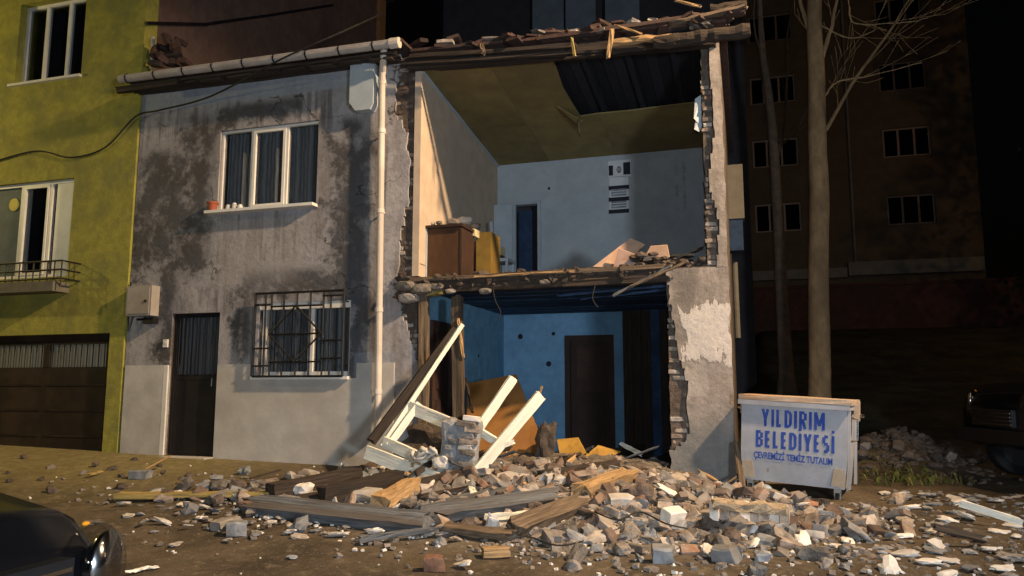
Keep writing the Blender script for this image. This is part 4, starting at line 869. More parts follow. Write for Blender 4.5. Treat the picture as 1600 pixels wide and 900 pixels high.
# cables
def cable(pts, label, r=.012, name='cable'):
    P = [Vector(p) for p in pts]; out = []
    for i in range(len(P) - 1):
        a, b, c, d = P[max(0, i - 1)], P[i], P[i + 1], P[min(len(P) - 1, i + 2)]
        for k in range(6): t = k / 6; out.append(.5 * ((2 * b) + (c - a) * t + (2 * a - 5 * b + 4 * c - d) * t * t + (3 * b - a - 3 * c + d) * t ** 3))
    out.append(P[-1]); bm = B(); tube(bm, out, r, 6); props(link(name, bm, CABLE), label, 'cable')
cable([at(-20, 256, -.06), at(55, 236, -.06), at(110, 246, -.06), at(165, 230, -.06), at(212, 182, -.06), at(250, 172, -.07), at(330, 150, -.1), at(440, 92, -.5), at(545, 45, -.3), at(600, 20, 1.0)], 'black cable sagging across the yellow wall to the gutter', .013)
cable([at(1186, -20, 8), at(1190, 120, 8), at(1196, 200, 8)], 'thin cable hanging beside the thin dark trunk', .012)

# ------------------------------------------------------------------ rubbish container
dm = thing('rubbish_container', (.49, .0, .13), 'pale blue-grey metal rubbish container with blue lettering and rusty lid', 'container', local=True)
L = lambda name, bm, m, parent=None, **k: link(name, bm, m, parent or dm, **k)
Wd, Dd, z0, z1 = .565, .36, .17, 1.02
bm = B(); st = [(0, .94, z0), (.0, 1, .30), (0, 1.0, z1)]; rings = []
for k in range(9):
    f = k / 8; z = z0 + (z1 - z0) * f; s_ = .955 + .045 * min(1, f * 3); rings.append([bm.verts.new((x * Wd * s_, y * Dd * s_, z)) for x, y in ((-1, -1), (-.5, -1.0), (0, -1.0), (.5, -1.0), (1, -1), (1, 0), (1, 1), (0, 1), (-1, 1), (-1, 0))])
for r0, r1 in zip(rings, rings[1:]):
    for k in range(10): bm.faces.new((r0[k], r0[(k + 1) % 10], r1[(k + 1) % 10], r1[k]))
bm.faces.new(rings[0][::-1]); bm.faces.new(rings[-1]); L('body', bm, DUMP)
bm = B(); box(bm, -Wd - .035, Wd + .035, -Dd - .04, Dd + .04, z1 + .001, z1 + .055); L('rim', bm, DUMP)
bm = B(); beam(bm, (-Wd - .03, 0, z1 + .085), (Wd + .05, 0, z1 + .085), .80, .055, jit=.003); L('lid', bm, DUMPLID)
for sx in (-1, 1):
    bm = B(); box(bm, sx * (Wd + .036) - .0, sx * (Wd + .09), -.05, .05, z1 - .12, z1 + .10); bm2 = L('lifting_arm', bm, DUMPLID); bm = B(); tube(bm, [(sx * (Wd + .06), 0, z1 - .06), (sx * (Wd + .14), 0, z1 - .06)], .022, 10); L('lifting_pin', bm, CHROME)
    for y in (-.28, .28):
        bm = B(); box(bm, sx * (Wd - .10) - .035, sx * (Wd - .10) + .035, y - .04, y + .04, .125, z0 + .01); box(bm, sx * (Wd - .10) - .035, sx * (Wd - .10) - .022, y - .03, y + .03, .05, .1245); box(bm, sx * (Wd - .10) + .022, sx * (Wd - .10) + .035, y - .03, y + .03, .05, .1245); c_ = L('castor', bm, GREYM)
        bm = B(); lathe(bm, [(.055, -.018), (.07, -.012), (.07, .012), (.055, .018)], 16, Matrix.Translation((sx * (Wd - .10), y, .07)) @ Matrix.Rotation(R(90), 4, 'Y')); L('wheel', bm, RUBBER, c_)
    bm = B(); prism(bm, [(sx * (Wd * .96), -Dd * .985 - .012, z0 + .02), (sx * (Wd * .97), -Dd - .003, z0 + .21), (sx * (Wd - .13), -Dd - .003, z0 + .22), (sx * (Wd - .16), -Dd * .985 - .012, z0 + .03)], (0, .008, 0)); L('rusty_repair_plate', bm, RUSTY)
bm = B(); box(bm, Wd + .002, Wd + .03, -.33, -.27, z0, z1); L('side_rib', bm, DUMP); bm = B(); box(bm, Wd + .002, Wd + .03, .27, .33, z0, z1); L('side_rib', bm, DUMP)
bm = B(); tube(bm, [(Wd + .02, -.2, .68), (Wd + .09, -.2, .70), (Wd + .09, -.2, .92), (Wd + .02, -.2, .94)], .012, 8); L('handle', bm, CHROME)
def lettering(name, s, width, height, x, z, bold=.02, m=INK, parent=None, y=-Dd - .002):
    cu = bpy.data.curves.new(name, 'FONT'); cu.body = s; cu.size = 1; cu.offset = bold; cu.align_x = 'CENTER'; cu.extrude = 0; cu.resolution_u = 3
    o = bpy.data.objects.new(name, cu); COL.objects.link(o); dg = bpy.context.evaluated_depsgraph_get(); dg.update(); me = bpy.data.meshes.new_from_object(o.evaluated_get(dg)); bpy.data.objects.remove(o)
    xs_ = [v.co.x for v in me.vertices]; zs_ = [v.co.y for v in me.vertices]; w_ = max(xs_) - min(xs_); h_ = max(zs_) - min(zs_); cx = (max(xs_) + min(xs_)) / 2; b0 = min(zs_)
    for v in me.vertices: v.co = Vector(((v.co.x - cx) / w_ * width + x, y, (v.co.y - b0) / h_ * height + z))
    me.name = name; me.materials.clear(); me.materials.append(m); o = bpy.data.objects.new(name, me); COL.objects.link(o); par(o, parent or dm); return o
GL = {'Y': ([(0, 1, .5, .42), (1, 1, .5, .42), (.5, .5, .5, 0)], .66), 'I': ([(.5, 0, .5, 1)], .24), 'İ': ([(.5, 0, .5, 1), (.5, 1.14, .5, 1.3)], .24), 'L': ([(0, 0, 0, 1), (0, .09, 1, .09)], .52),
      'D': ([(0, 0, 0, 1), (0, .92, .7, .92), (0, .08, .7, .08), (.7, .92, 1, .75), (.7, .08, 1, .25), (1, .2, 1, .8)], .62), 'R': ([(0, 0, 0, 1), (0, .92, .8, .92), (0, .48, .8, .48), (1, .5, 1, .9), (.45, .48, 1, 0)], .62), 'M': ([(0, 0, 0, 1), (1, 0, 1, 1), (0, 1, .5, .25), (1, 1, .5, .25)], .86),
      'B': ([(0, 0, 0, 1), (0, .92, .8, .92), (0, .52, .85, .52), (0, .08, .85, .08), (1, .56, 1, .88), (1, .1, 1, .48)], .62), 'E': ([(0, 0, 0, 1), (0, .92, 1, .92), (0, .5, .9, .5), (0, .08, 1, .08)], .52), 'S': ([(0, .08, .9, .08), (0, .5, 1, .5), (.1, .92, 1, .92), (0, .54, 0, .9), (1, .1, 1, .46)], .56)}
def blockword(s, width, height, x, z):
    bm = B(); tot = sum(GL[c][1] for c in s) + .17 * (len(s) - 1); k = width / tot; cx = x - width / 2; th = .235 * k; q = 0
    for c in s:
        st, wd = GL[c]; wd *= k; pad = th / 2
        for (a, b, e, f) in st:
            g = lambda u, v: Vector((cx + pad + u * (wd - 2 * pad), v * height + z)); p0, p1 = g(a, b), g(e, f); d = (p1 - p0).normalized(); nn = Vector((-d.y, d.x)); tt = th if abs(d.y) > .3 else height * .17; nn *= tt / 2; y = -Dd - .0015 - q * .00008; q += 1
            quad(bm, [(v.x, y, v.y) for v in (p0 - nn, p1 - nn, p1 + nn, p0 + nn)])
        cx += wd + .17 * k
    me = bpy.data.meshes.new('lettering'); bm.to_mesh(me); bm.free(); me.materials.append(INK); o = bpy.data.objects.new('lettering', me); COL.objects.link(o); par(o, dm)
blockword('YILDIRIM', .68, .195, .0, .785)
blockword('BELEDİYESİ', .84, .19, .02, .545)
lettering('lettering', 'ÇEVREMİZİ TEMİZ TUTALIM', .84, .12, .0, .40, .03)
dm.rotation_euler = (0, R(3.2), R(-13))
bm = B(); lathe(bm, [(.075, 0), (.085, .01), (.085, .16), (.06, .17)], 16, Matrix.Translation(at(1196, 768, -.25)) @ Matrix.Rotation(R(90), 4, 'X')); props(link('paint_tin', bm, mat('blue_tin', (.45, .55, .62), .85, rough=.3, metal=.3, bump=0, vary=0)), 'shiny pale tin lying under the left end of the rubbish container', 'tin')

# ------------------------------------------------------------------ fallen window frame, masonry stump and timbers in front of the open room
yf = lambda py: -1.25 + (750 - py) / 245 * .95
A = lambda px, py, dy=0: at(px, py, yf(py) + dy)
wf = thing('fallen_window_frame', A(640, 740), 'white flaking window frame lying tilted on the rubble before the open room', 'window frame')
def rail_(name, p, q, w_, t, m=PAINTW, dy=0, jag=0, root=None, **k):
    bm = B(); beam(bm, A(*p, dy), A(*q, dy), t, w_, seg=6, jit=.003, jag=jag, **k); return link(name, bm, m, root or wf)
rail_('jamb', (596, 697), (722, 507), .055, .06, PAINTW)
rail_('jamb_outer', (580, 690), (714, 512), .115, .07, WOODD, .03, .04)
rail_('side_rail', (607, 696), (655, 630), .085, .05, dy=-.02)
rail_('cross_rail', (640, 636), (716, 668), .15, .055, dy=-.012, jag=.01)
rail_('cross_rail', (746, 672), (786, 697), .085, .05, dy=-.012)
rail_('bottom_rail', (600, 690), (670, 722), .13, .055, dy=-.031)
rail_('bottom_board', (572, 706), (692, 752), .16, .05, dy=-.10, jag=.03)
rail_('mullion', (748, 668), (803, 590), .11, .055, dy=.03, jag=.03)
rail_('mullion', (738, 746), (846, 616), .13, .06, dy=-.04, jag=.04)
rail_('nail_splinter', (843, 618), (847, 603), .02, .015, WOODL, -.04)
rail_('torn_lath', (776, 700), (804, 690), .05, .02, PAINTW, -.03, .03)
# masonry stump standing on the frame
ms = thing('masonry_stump', A(715, 755, -.3), 'tall broken chunk of grey mortared masonry standing against the white window frame', 'masonry')
rs = random.Random(11)
def wallchunk(root, cpx, cpy0, cpy1, wpx, y, seed, m, lean=0, depth=.24):
    p0, p1 = at(cpx, cpy1, y), at(cpx + lean, cpy0, y); h_ = (p1 - p0).length; hw = wpx / 118; bm = B(); bmesh.ops.create_icosphere(bm, subdivisions=4, radius=.5)
    for v in bm.verts:
        c = v.co.copy(); q = max(abs(c.x), abs(c.y), abs(c.z)); c = c.lerp(c * (.5 / q), .8); d = .10 * noise.noise(c * 3.1 + Vector((seed, 0, 0))) + .05 * noise.noise(Vector((c.x * 9, c.y * 9, c.z * 18 + seed))) + .025 * noise.noise(Vector((c.x * 22, c.y * 22, c.z * 50)))
        step = .05 * (1 if noise.noise(Vector((seed, 3, math.floor((c.z + .5) * 13)))) > 0 else -1); c.x *= 1 + step + d * 2; c.y *= 1 + d * 2; c.z += d * .8
        v.co = p0.lerp(p1, c.z + .5) + Vector((c.x * hw, c.y * depth, 0))
    return link('mortar_core', bm, m, root)
wallchunk(ms, 711, 656, 775, 52, -1.20, 2, GREYBLOCK, 12, .285)
rq = random.Random(4)
for k in range(14):
    f = k / 13; py = 770 - 116 * f; px = 712 + 13 * f
    for q, (dx, L_) in enumerate(((-9, .17), (14, .19)) if k % 2 else ((-14, .12), (7, .22))):
        if k > 11 and q == 0: continue
        M_ = Matrix.Translation(at(px + dx + rq.uniform(-3, 3), py, -1.29 + rq.uniform(-.02, .03))) @ Matrix.Rotation(rq.uniform(-.2, .2) + .15, 4, 'Z') @ Matrix.Rotation(rq.uniform(-.1, .1) + .08, 4, 'Y')
        bm = B(); brickshape(bm, L_ * rq.uniform(.8, 1.1), .13, rq.uniform(.055, .07), 160 + k * 2 + q, M_); link('brick', bm, (GREYBLOCK, MORTAR)[k % 4 == 3] if q == 0 else (LUMP, BRICKM, MORTAR, PLASTERW, BRICKM)[k % 5], ms)
bm = B()
for k in range(5):
    pts = [at(655 + k * 4 + 12 * math.sin(q * .9 + k), 712 - 7 * math.sin(q * 1.3) - k * 1.5, -1.34 + .04 * math.cos(q + k)) for q in range(7)]; tube(bm, pts, .022, 6)
props(link('crumpled_cloth', bm, CLOTH, smooth=True), 'crumpled pale cloth caught on the bottom rail of the white frame', 'cloth')
bm = B(); rock(bm, Matrix.Translation(at(690, 722, -1.3)), (.2, .14, .15), 5, 3, .5); props(link('plaster_lump', bm, CLOTH), 'rounded pale lump between the white frame and the masonry stump', 'rubble')
# upright post and boards inside the lower room
def one_beam(name, p, q, w_, t, m, label, cat, y0, y1=None, group=None, jag=.04, seg=7, roll=0, jit=.008, **k):
    bm = B(); beam(bm, at(*p, y0), at(*q, y0 if y1 is None else y1), w_, t, roll, seg, jit, jag, **k); return props(link(name, bm, m), label, cat, group)
one_beam('wooden_post', (717, 655), (714, 462), .135, .10, WOOD, 'upright weathered post propping the torn floor edge at the left', 'post', .10, jag=.05)
one_beam('split_lath', (724, 560), (716, 497), .03, .03, WOODL, 'pale splinter hanging from the upright post', 'splinter', .04)
one_beam('thin_batten', (726, 590), (738, 645), .04, .03, WOODD, 'dark batten leaning right of the upright post', 'batten', .5)
def leaning(name, pts, ys, t, m, label, cat):
    bm = B(); P = [at(px, py, y) for (px, py), y in zip(pts, ys)]; prism(bm, P, (0, t, t * .2)); return props(link(name, bm, m), label, cat)
leaning('fibreboard_sheet', ((730, 712), (729, 599), (806, 585), (858, 718)), (.35, .9, .9, .3), .02, FIBRE, 'large orange fibreboard sheet leaning inside the lower room', 'board')
leaning('yellow_board', ((878, 726), (870, 687), (903, 684), (916, 708)), (.25, .5, .5, .3), .02, FIBREY, 'yellow board standing right of the orange sheet', 'board')
leaning('yellow_offcut', ((902, 722), (934, 696), (970, 706), (935, 724)), (.15, .4, .4, .1), .02, FIBREY, 'small flat yellow offcut in front of the brown inner door', 'board')
bm = B(); rock(bm, Matrix.Translation(at(852, 690, .2)) @ Matrix.Rotation(.25, 4, 'Y'), (.22, .2, .46), 9, 3, .6); props(link('brown_chunk', bm, MORTARD), 'dark brown rough chunk standing beside the orange sheet', 'rubble')
bm = B(); rock(bm, Matrix.Translation(at(672, 690, .1)), (.75, .35, .45), 19, 3, .6); props(link('brown_chunk', bm, MORTARD), 'big dark mortar mass behind the white frame at the left', 'rubble')
def lying(name, p, q, w_, t, m, label, cat, y0=0, y1=None, group=None, jag=.04, seg=7, roll=0, jit=.008, lift=.5):
    bm = B(); beam(bm, on(*p, t * lift + .03), on(*q, t * lift + .03), w_, t, roll * .6, seg, jit, jag); return props(link(name, bm, m), label, cat, group)
# timbers on the heap
lying('grey_plank', (388, 788), (672, 818), .19, .11, WOODG, 'long grey-blue plank lying in front of the heap at the left', 'plank', roll=.9, jag=.12, seg=12, jit=.006)
lying('dark_plank', (384, 781), (470, 792), .16, .06, WOODD, 'short black plank end left of the long grey-blue plank', 'plank', -1.9, -2.05)
lying('grey_plank', (648, 806), (876, 776), .17, .10, WOODG, 'grey mortar-crusted plank in the middle of the heap', 'plank', roll=.9, seg=10, jit=.007, jag=.08)
lying('brown_plank', (800, 826), (912, 784), .17, .11, WOOD, 'brown earth-covered plank sloping up in the middle of the heap', 'plank', roll=.9, seg=8, jit=.008, jag=.08)
lying('split_plank', (905, 770), (988, 742), .17, .14, WOODL, 'bright split plank pointing up right on the heap', 'plank', -1.8, -1.5, roll=.4, jag=.1)
lying('round_beam', (880, 720), (1044, 694), .12, .11, WOOD, 'long round beam reaching from the heap to the right pillar', 'beam', -.5, -.15)
lying('round_beam', (845, 742), (965, 725), .12, .09, WOODD, 'dark beam lying under the long round beam', 'beam', -.9, -.55)
lying('flat_board', (905, 716), (985, 704), .20, .03, WOOD, 'flat tan board on the beam by the right pillar', 'board', -.5, -.3)
lying('white_batten', (757, 809), (832, 803), .09, .05, PAINTW, 'short white painted batten under the brown plank', 'batten', -2.3)
lying('orange_wood', (592, 786), (648, 756), .18, .13, WOODL, 'orange broken wood piece in front of the white frame', 'plank', -1.7, -1.45, jag=.12)
lying('dark_beam', (420, 768), (560, 740), .16, .15, WOODD, 'long dark beam on the pavement left of the white frame', 'beam', -.95, -.55)
lying('dark_beam', (500, 774), (628, 746), .16, .16, WOODD, 'dark beam in front of the first one, under the white frame', 'beam', -1.15, -.8)
lying('dark_beam', (540, 745), (590, 722), .10, .06, WOOD, 'short brown beam stub at the foot of the wall left of the frame', 'beam', -.5, -.3)
lying('yellow_plank', (182, 774), (430, 771), .20, .05, WOODY, 'long yellow plank lying on the mud before the front door', 'plank', -1.75, -1.45, jag=.02)
lying('stick', (196, 894), (246, 884), .035, .012, PAINTW, 'thin white slat on the mud beside the black car', 'slat', -4.6)
lying('stick', (137, 742), (160, 736), .05, .012, WOODY, 'thin yellow slat on the mud before the garage', 'slat', -.7)
lying('white_stake', (850, 717), (862, 745), .035, .025, PAINTW, 'pale splinter standing upright behind the bright split plank', 'splinter', -1.0)
lying('white_batten', (733, 752), (741, 776), .07, .05, PAINTW, 'white batten end below the masonry stump', 'batten', -1.6)
lying('dark_batten', (655, 776), (798, 750), .05, .04, WOODD, 'dark thin batten across the foot of the masonry stump', 'batten', -1.55, -1.3)
lying('grey_plank', (700, 786), (800, 762), .22, .05, WOODG, 'mortar grey board lying behind the grey plank in the heap', 'plank', -1.5, -1.2)
lying('dark_beam', (640, 760), (735, 735), .10, .08, WOODD, 'dark beam lying behind the masonry stump', 'beam', -.9, -.7)
lying('dark_plank', (905, 752), (1010, 735), .18, .04, WOODD, 'dark flat plank lying behind the bright split plank', 'plank', -.95, -.7)
lying('dark_beam', (975, 742), (1048, 712), .13, .09, WOOD, 'brown beam end leaning on the foot of the right pillar', 'beam', -.55, -.2)

lying('dark_plank', (430, 786), (600, 760), .13, .05, WOODD, 'long dark plank lying behind the long grey-blue plank', 'plank', roll=.5, jag=.08)
lying('brown_plank', (690, 822), (800, 836), .14, .05, WOOD, 'brown plank lying below the short white batten', 'plank', roll=.3, jag=.08)
lying('grey_batten', (560, 842), (690, 826), .07, .04, WOODG, 'grey batten lying in front of the right end of the grey-blue plank', 'batten', jag=.06)
lying('brown_plank', (980, 760), (1085, 742), .12, .04, WOOD, 'brown plank lying behind the tilted plaster slab', 'plank', roll=.4, jag=.08)
lying('split_plank', (820, 760), (880, 738), .10, .05, WOODL, 'short split plank beside the upright pale splinter', 'plank', roll=.6, jag=.08)
lying('dark_batten', (870, 792), (935, 806), .06, .04, WOODD, 'dark batten lying across the upper end of the brown earth-covered plank', 'batten', jag=.06)
# ------------------------------------------------------------------ rubble: a mound of fines, then bricks and lumps one by one
mx = np.arange(-6.6, 2.2, .075); my = np.arange(-4.8, 3.6, .075)
bm = B(); V = {}
def mz(x, y):
    m = mound(x, y); k = sm(.015, .10, m); return ground(x, y) - .06 + (m + .03 + .06) * k * 1.0 + k * (.05 * noise.noise(Vector((x * 3, y * 3, 1))) + .045 * noise.noise(Vector((x * 9, y * 9, 5))) + .03 * noise.noise(Vector((x * 22, y * 22, 5))))
for i, x in enumerate(mx):
    for j, y in enumerate(my):
        if mound(x, y) > .008 and not (x < -4.24 and y > -.05) and not (x > -.97 and y > -.03): V[(i, j)] = bm.verts.new((x + random.uniform(-.02, .02), y + random.uniform(-.02, .02), mz(x, y)))
for (i, j) in list(V):
    q = [V.get((i + a, j + b)) for a, b in ((0, 0), (1, 0), (1, 1), (0, 1))]
    if all(q): bm.faces.new(q)
props(link('rubble_mound', bm, DIRTSTUFF), 'heap of brick dust and broken mortar spilling out of the house', 'rubble', kind='stuff')
def meshlib(name, n, fn, mats):
    out = []
    for k in range(n):
        bm = B(); fn(bm, k); bmesh.ops.recalc_face_normals(bm, faces=bm.faces); me = bpy.data.meshes.new(name); bm.to_mesh(me); bm.free(); me.materials.append(mats[k % len(mats)]); out.append(me)
    return out
I = Matrix()
bricks = meshlib('brick', 12, lambda bm, k: brickshape(bm, (.225, .17, .135, .215)[k % 4], .12, .075, 200 + k), (BRICK, BRICKM, BRICKM, BRICKD, BRICKM, GREYBLOCK, BRICKR, BRICKM, BRICK, BRICKM, BRICKD, LUMP))
lumps = meshlib('mortar_lump', 10, lambda bm, k: rock(bm, I, ((.19, .16, .12), (.25, .16, .11), (.14, .13, .11))[k % 3], 300 + k, 2, .55, .45), (BRICKM, MORTAR, GREYBLOCK, MORTARD, MORTAR))
fieldstones = meshlib('stone', 5, lambda bm, k: rock(bm, I, ((.19, .16, .12), (.14, .13, .11))[k % 2], 500 + k, 1, .5, .35), (MORTARD, MORTARD, MORTAR))
flakes = meshlib('plaster_flake', 8, lambda bm, k: rock(bm, I, ((.17, .12, .035), (.11, .08, .03), (.2, .13, .045))[k % 3], 400 + k, 2, .7, .3), (PLASTERW, LUMP, PLASTERW, GREYBLOCK))
def vis(p):
    d = p - CAM; z = d.dot(_f); return 800 + F * d.dot(_r) / z, 450 - F * d.dot(_u) / z
taken = []; LOOSE = []
def scatter(n, region, dmin, seed, fn, tries=60):
    rnd = random.Random(seed); c = 0; t = 0
    while c < n and t < n * tries:
        t += 1; x, y = region(rnd)
        if (x < -4.2 and y > -.2) or (x > -1.0 and -.25 < y < 1 and x < -.1) or (-.2 < x < 1.4 and -.95 < y < .6): continue
        p = Vector((x, y, mz(x, y) if mound(x, y) > .008 else ground(x, y))); p.z = max(p.z, ground(x, y)); a, b = vis(p)
        if not (-20 < a < 1620 and b < 905): continue
        if any((x - q[0]) ** 2 + (y - q[1]) ** 2 < dmin * dmin for q in taken[-700:]): continue
        taken.append((x, y)); fn(rnd, p); c += 1
def put(lib, name, label, cat, group, up=.02, tilt=.45, smin=.8, smax=1.2):
    def fn(rnd, p):
        o = bpy.data.objects.new(name, rnd.choice(lib)); COL.objects.link(o); s_ = rnd.uniform(smin, smax); o.scale = (s_, s_ * rnd.uniform(.9, 1.1), s_)
        LOOSE.append(o); o.location = p + Vector((0, 0, up + rnd.uniform(0, .03))); o.rotation_euler = (rnd.gauss(0, tilt), rnd.gauss(0, tilt), rnd.uniform(0, 6.28)); props(o, label, cat, group)
    return fn
def gauss(cx, cy, sx, sy): return lambda r: (r.gauss(cx, sx), r.gauss(cy, sy))
def rect(x0, x1, y0, y1): return lambda r: (r.uniform(x0, x1), r.uniform(y0, y1))
scatter(190, gauss(-1.4, -1.8, .78, .65), .115, 1, put(bricks, 'broken_brick', 'broken brick lying in the heap in front of the open room', 'brick', 'broken bricks in the heap', .0))
scatter(36, gauss(.1, -1.8, .5, .4), .12, 2, put(bricks, 'loose_brick', 'loose brick scattered between the heap and the rubbish container', 'brick', 'loose bricks by the rubbish container', .02, .3))
scatter(45, gauss(-4.4, -2.1, .8, .55), .12, 3, put(bricks, 'grey_brick', 'dusty brick lying along the long grey-blue plank', 'brick', 'bricks along the grey-blue plank', .02, .35))
scatter(120, gauss(-1.5, -1.85, 1.1, .7), .10, 4, put(lumps, 'mortar_lump', 'rough lump of mortar lying in the heap in front of the open room', 'rubble', 'mortar lumps in the heap', .0))
scatter(40, gauss(-4.2, -2.2, .9, .5), .10, 5, put(lumps, 'grey_lump', 'grey mortar lump beside the long grey-blue plank', 'rubble', 'mortar lumps by the grey-blue plank', .02))
scatter(60, gauss(-1.5, -2.3, 1.3, .7), .10, 6, put(flakes, 'plaster_flake', 'pale plaster flake lying on the heap', 'plaster', 'plaster flakes on the heap', .02, .4))
scatter(58, rect(.5, 3.2, -3.6, .2), .15, 7, put(flakes, 'pale_flake', 'pale plaster flake lying flat on the mud right of the heap', 'plaster', 'plaster flakes on the mud at the right', .006, .1))
scatter(55, gauss(-4.6, -3.1, .9, .5), .12, 8, put(flakes, 'white_flake', 'white plaster flake on the wet mud left of the heap', 'plaster', 'plaster flakes on the mud at the left', .006, .12, .5, 1.0))
scatter(36, gauss(2.25, 3.1, .5, .55), .12, 9, put(fieldstones, 'field_stone', 'brown stone in the heap behind the rubbish container', 'stone', 'stones in the heap at the right', .05, .5, .8, 1.4))
scatter(20, gauss(-7.4, -1.8, 1.6, .6), .2, 10, put(fieldstones, 'muddy_clod', 'small muddy clod on the ground before the front door', 'clod', 'muddy clods before the front door', .0, .3, .4, .9))
def stuff(name, n, region, size, m, label, cat, seed, up=.0, flat=.6, mats=None):
    rnd = random.Random(seed); bm = B(); c = 0
    while c < n:
        x, y = region(rnd)
        if (x < -4.2 and y > -.2) or (x > -1.0 and y > -.2 and x < -.1) or (-.1 < x < 1.3 and -.8 < y < .6): continue
        p = Vector((x, y, max(ground(x, y), mz(x, y) if mound(x, y) > .008 else -9) + up)); s_ = rnd.uniform(*size); k = len(bm.verts)
        M_ = Matrix.Translation(p) @ Matrix.Rotation(rnd.uniform(0, 6.3), 4, 'Z') @ Matrix.Rotation(rnd.gauss(0, .35), 4, 'X')
        bmesh.ops.create_icosphere(bm, subdivisions=1, radius=.5, matrix=M_ @ Matrix.Diagonal((s_ * rnd.uniform(1, 1.7), s_, s_ * flat, 1))) if s_ > .05 else prism(bm, [M_ @ Vector((a * s_, b * s_, 0)) for a, b in ((-.6, -.4), (.5, -.5), (.7, .3), (-.2, .6))], M_.to_3x3() @ Vector((0, 0, s_ * flat)))
        bm.verts.ensure_lookup_table()
        for v in list(bm.verts)[k:]: v.co += Vector((rnd.uniform(-1, 1), rnd.uniform(-1, 1), rnd.uniform(-1, 1))) * s_ * .13
        c += 1
    props(link(name, bm, m), label, cat, kind='stuff')
stuff('brick_bits', 1500, gauss(-1.4, -1.9, 1.2, .75), (.03, .10), BRICKM, 'small brick fragments filling the heap', 'rubble', 21)
stuff('mortar_bits', 1900, gauss(-1.5, -2.0, 1.4, .8), (.012, .06), MORTAR, 'small mortar fragments filling the heap', 'rubble', 22)
stuff('plaster_crumbs', 900, gauss(-1.6, -2.5, 2.0, .8), (.008, .032), PLASTERW, 'white plaster crumbs over the heap and mud', 'rubble', 23)
stuff('right_gravel', 650, rect(.3, 3.8, -3.9, .4), (.012, .06), MORTAR, 'pale gravel on the mud at the right', 'gravel', 24, 0, .4)
stuff('left_gravel', 600, gauss(-4.7, -2.5, 1.2, .6), (.01, .055), MORTAR, 'pale crumbs on the mud at the left', 'gravel', 25, 0, .4)
stuff('stone_heap_bits', 500, gauss(2.25, 3.1, .55, .6), (.04, .13), MORTARD, 'small stones in the heap behind the rubbish container', 'stones', 26)
# single pieces one can pick out
def piece(name, px, py, y, size, m, label, cat, seed, rz=0, rx=0, brick=False):
    M_ = Matrix.Translation(on(px, py, size[2] * .45)) @ Matrix.Rotation(rz, 4, 'Z') @ Matrix.Rotation(rx, 4, 'X'); bm = B()
    if brick: brickshape(bm, *size, seed, M_)
    else: rock(bm, M_, size, seed, 2, .4, .6)
    return props(link(name, bm, m), label, cat)
piece('plaster_slab', 1041, 748, -1.2, (.26, .16, .07), PLASTERW, 'pale plaster slab tilted up before the right pillar', 'plaster', 1, .5, .5, True)
piece('white_block', 1052, 806, -2.2, (.20, .13, .14), PLASTERW, 'bright white block in the middle of the brick heap', 'block', 2, .9, .3, True)
piece('plaster_slab', 970, 786, -1.9, (.22, .14, .16), PLASTERW, 'cracked pale block below the bright split plank', 'block', 3, .4, .2, True)
piece('grey_block', 1038, 866, -3.2, (.17, .15, .13), GREYBLOCK, 'blue grey block at the front of the brick heap', 'block', 4, .2, .1, True)
piece('grey_block', 1135, 866, -3.1, (.19, .15, .12), GREYBLOCK, 'grey block near the front edge below the cemented bricks', 'block', 5, -.3, .1, True)
piece('plaster_lump', 474, 766, -1.6, (.22, .18, .16), PLASTERW, 'pale round plaster lump behind the long grey-blue plank', 'plaster', 6)
piece('plaster_slab', 560, 772, -1.7, (.50, .2, .12), PLASTERW, 'long pale plaster slab behind the long grey-blue plank', 'plaster', 7, .15, .2)
piece('plaster_slab', 805, 752, -1.3, (.40, .3, .10), PLASTERW, 'broad grey-white plaster slab leaning right of the masonry stump', 'plaster', 8, .4, .5)
piece('cemented_chip', 868, 752, -1.2, (.20, .14, .14), PLASTERW, 'pale chunk at the foot of the upright pale splinter', 'plaster', 9, .5, .2, True)
piece('blue_grey_lump', 1000, 772, -1.6, (.24, .2, .2), MORTARD, 'dark rough lump right of the cracked pale block', 'rubble', 10)
piece('red_brick', 680, 880, -3.6, (.15, .13, .12), BRICKR, 'red brick standing on end at the front of the heap', 'brick', 11, .3, 0, True)
piece('orange_brick', 776, 862, -3.2, (.22, .11, .08), WOODL, 'orange piece lying at the front left of the heap', 'brick', 12, .5, 0, True)
piece('concrete_block', 222, 742, -.75, (.26, .16, .12), GREYBLOCK, 'grey concrete block on the mud before the front door', 'block', 13, .1, 0, True)
piece('grey_block', 372, 826, -2.5, (.17, .14, .13), GREYBLOCK, 'pale grey block at the left end of the long grey-blue plank', 'block', 14, .5, 0, True)
cr = thing('cemented_brick_course', at(1165, 800, -1.1), 'row of bricks still cemented together, lying below the rubbish container', 'brickwork')
for k in range(8):
    p = on(1118 + k * 15.5, 796 + k * 1.2, .09); bm = B(); brickshape(bm, .16, .085, .19, 80 + k, Matrix.Translation(p) @ Matrix.Rotation(R(84), 4, 'Z') @ Matrix.Rotation(.08 * math.sin(k * 3), 4, 'Y')); link('brick', bm, LUMP if k % 3 else PLASTERW, cr)
bm = B(); beam(bm, on(1112, 788, .21), on(1232, 796, .21), .2, .06, jit=.02, jag=.04, seg=10); link('mortar_bed', bm, mat('tan_mortar', (.42, .33, .22), .6, (.2, .15, .1), .5, 10, bump=.9, vary=0, bd=.03), cr)
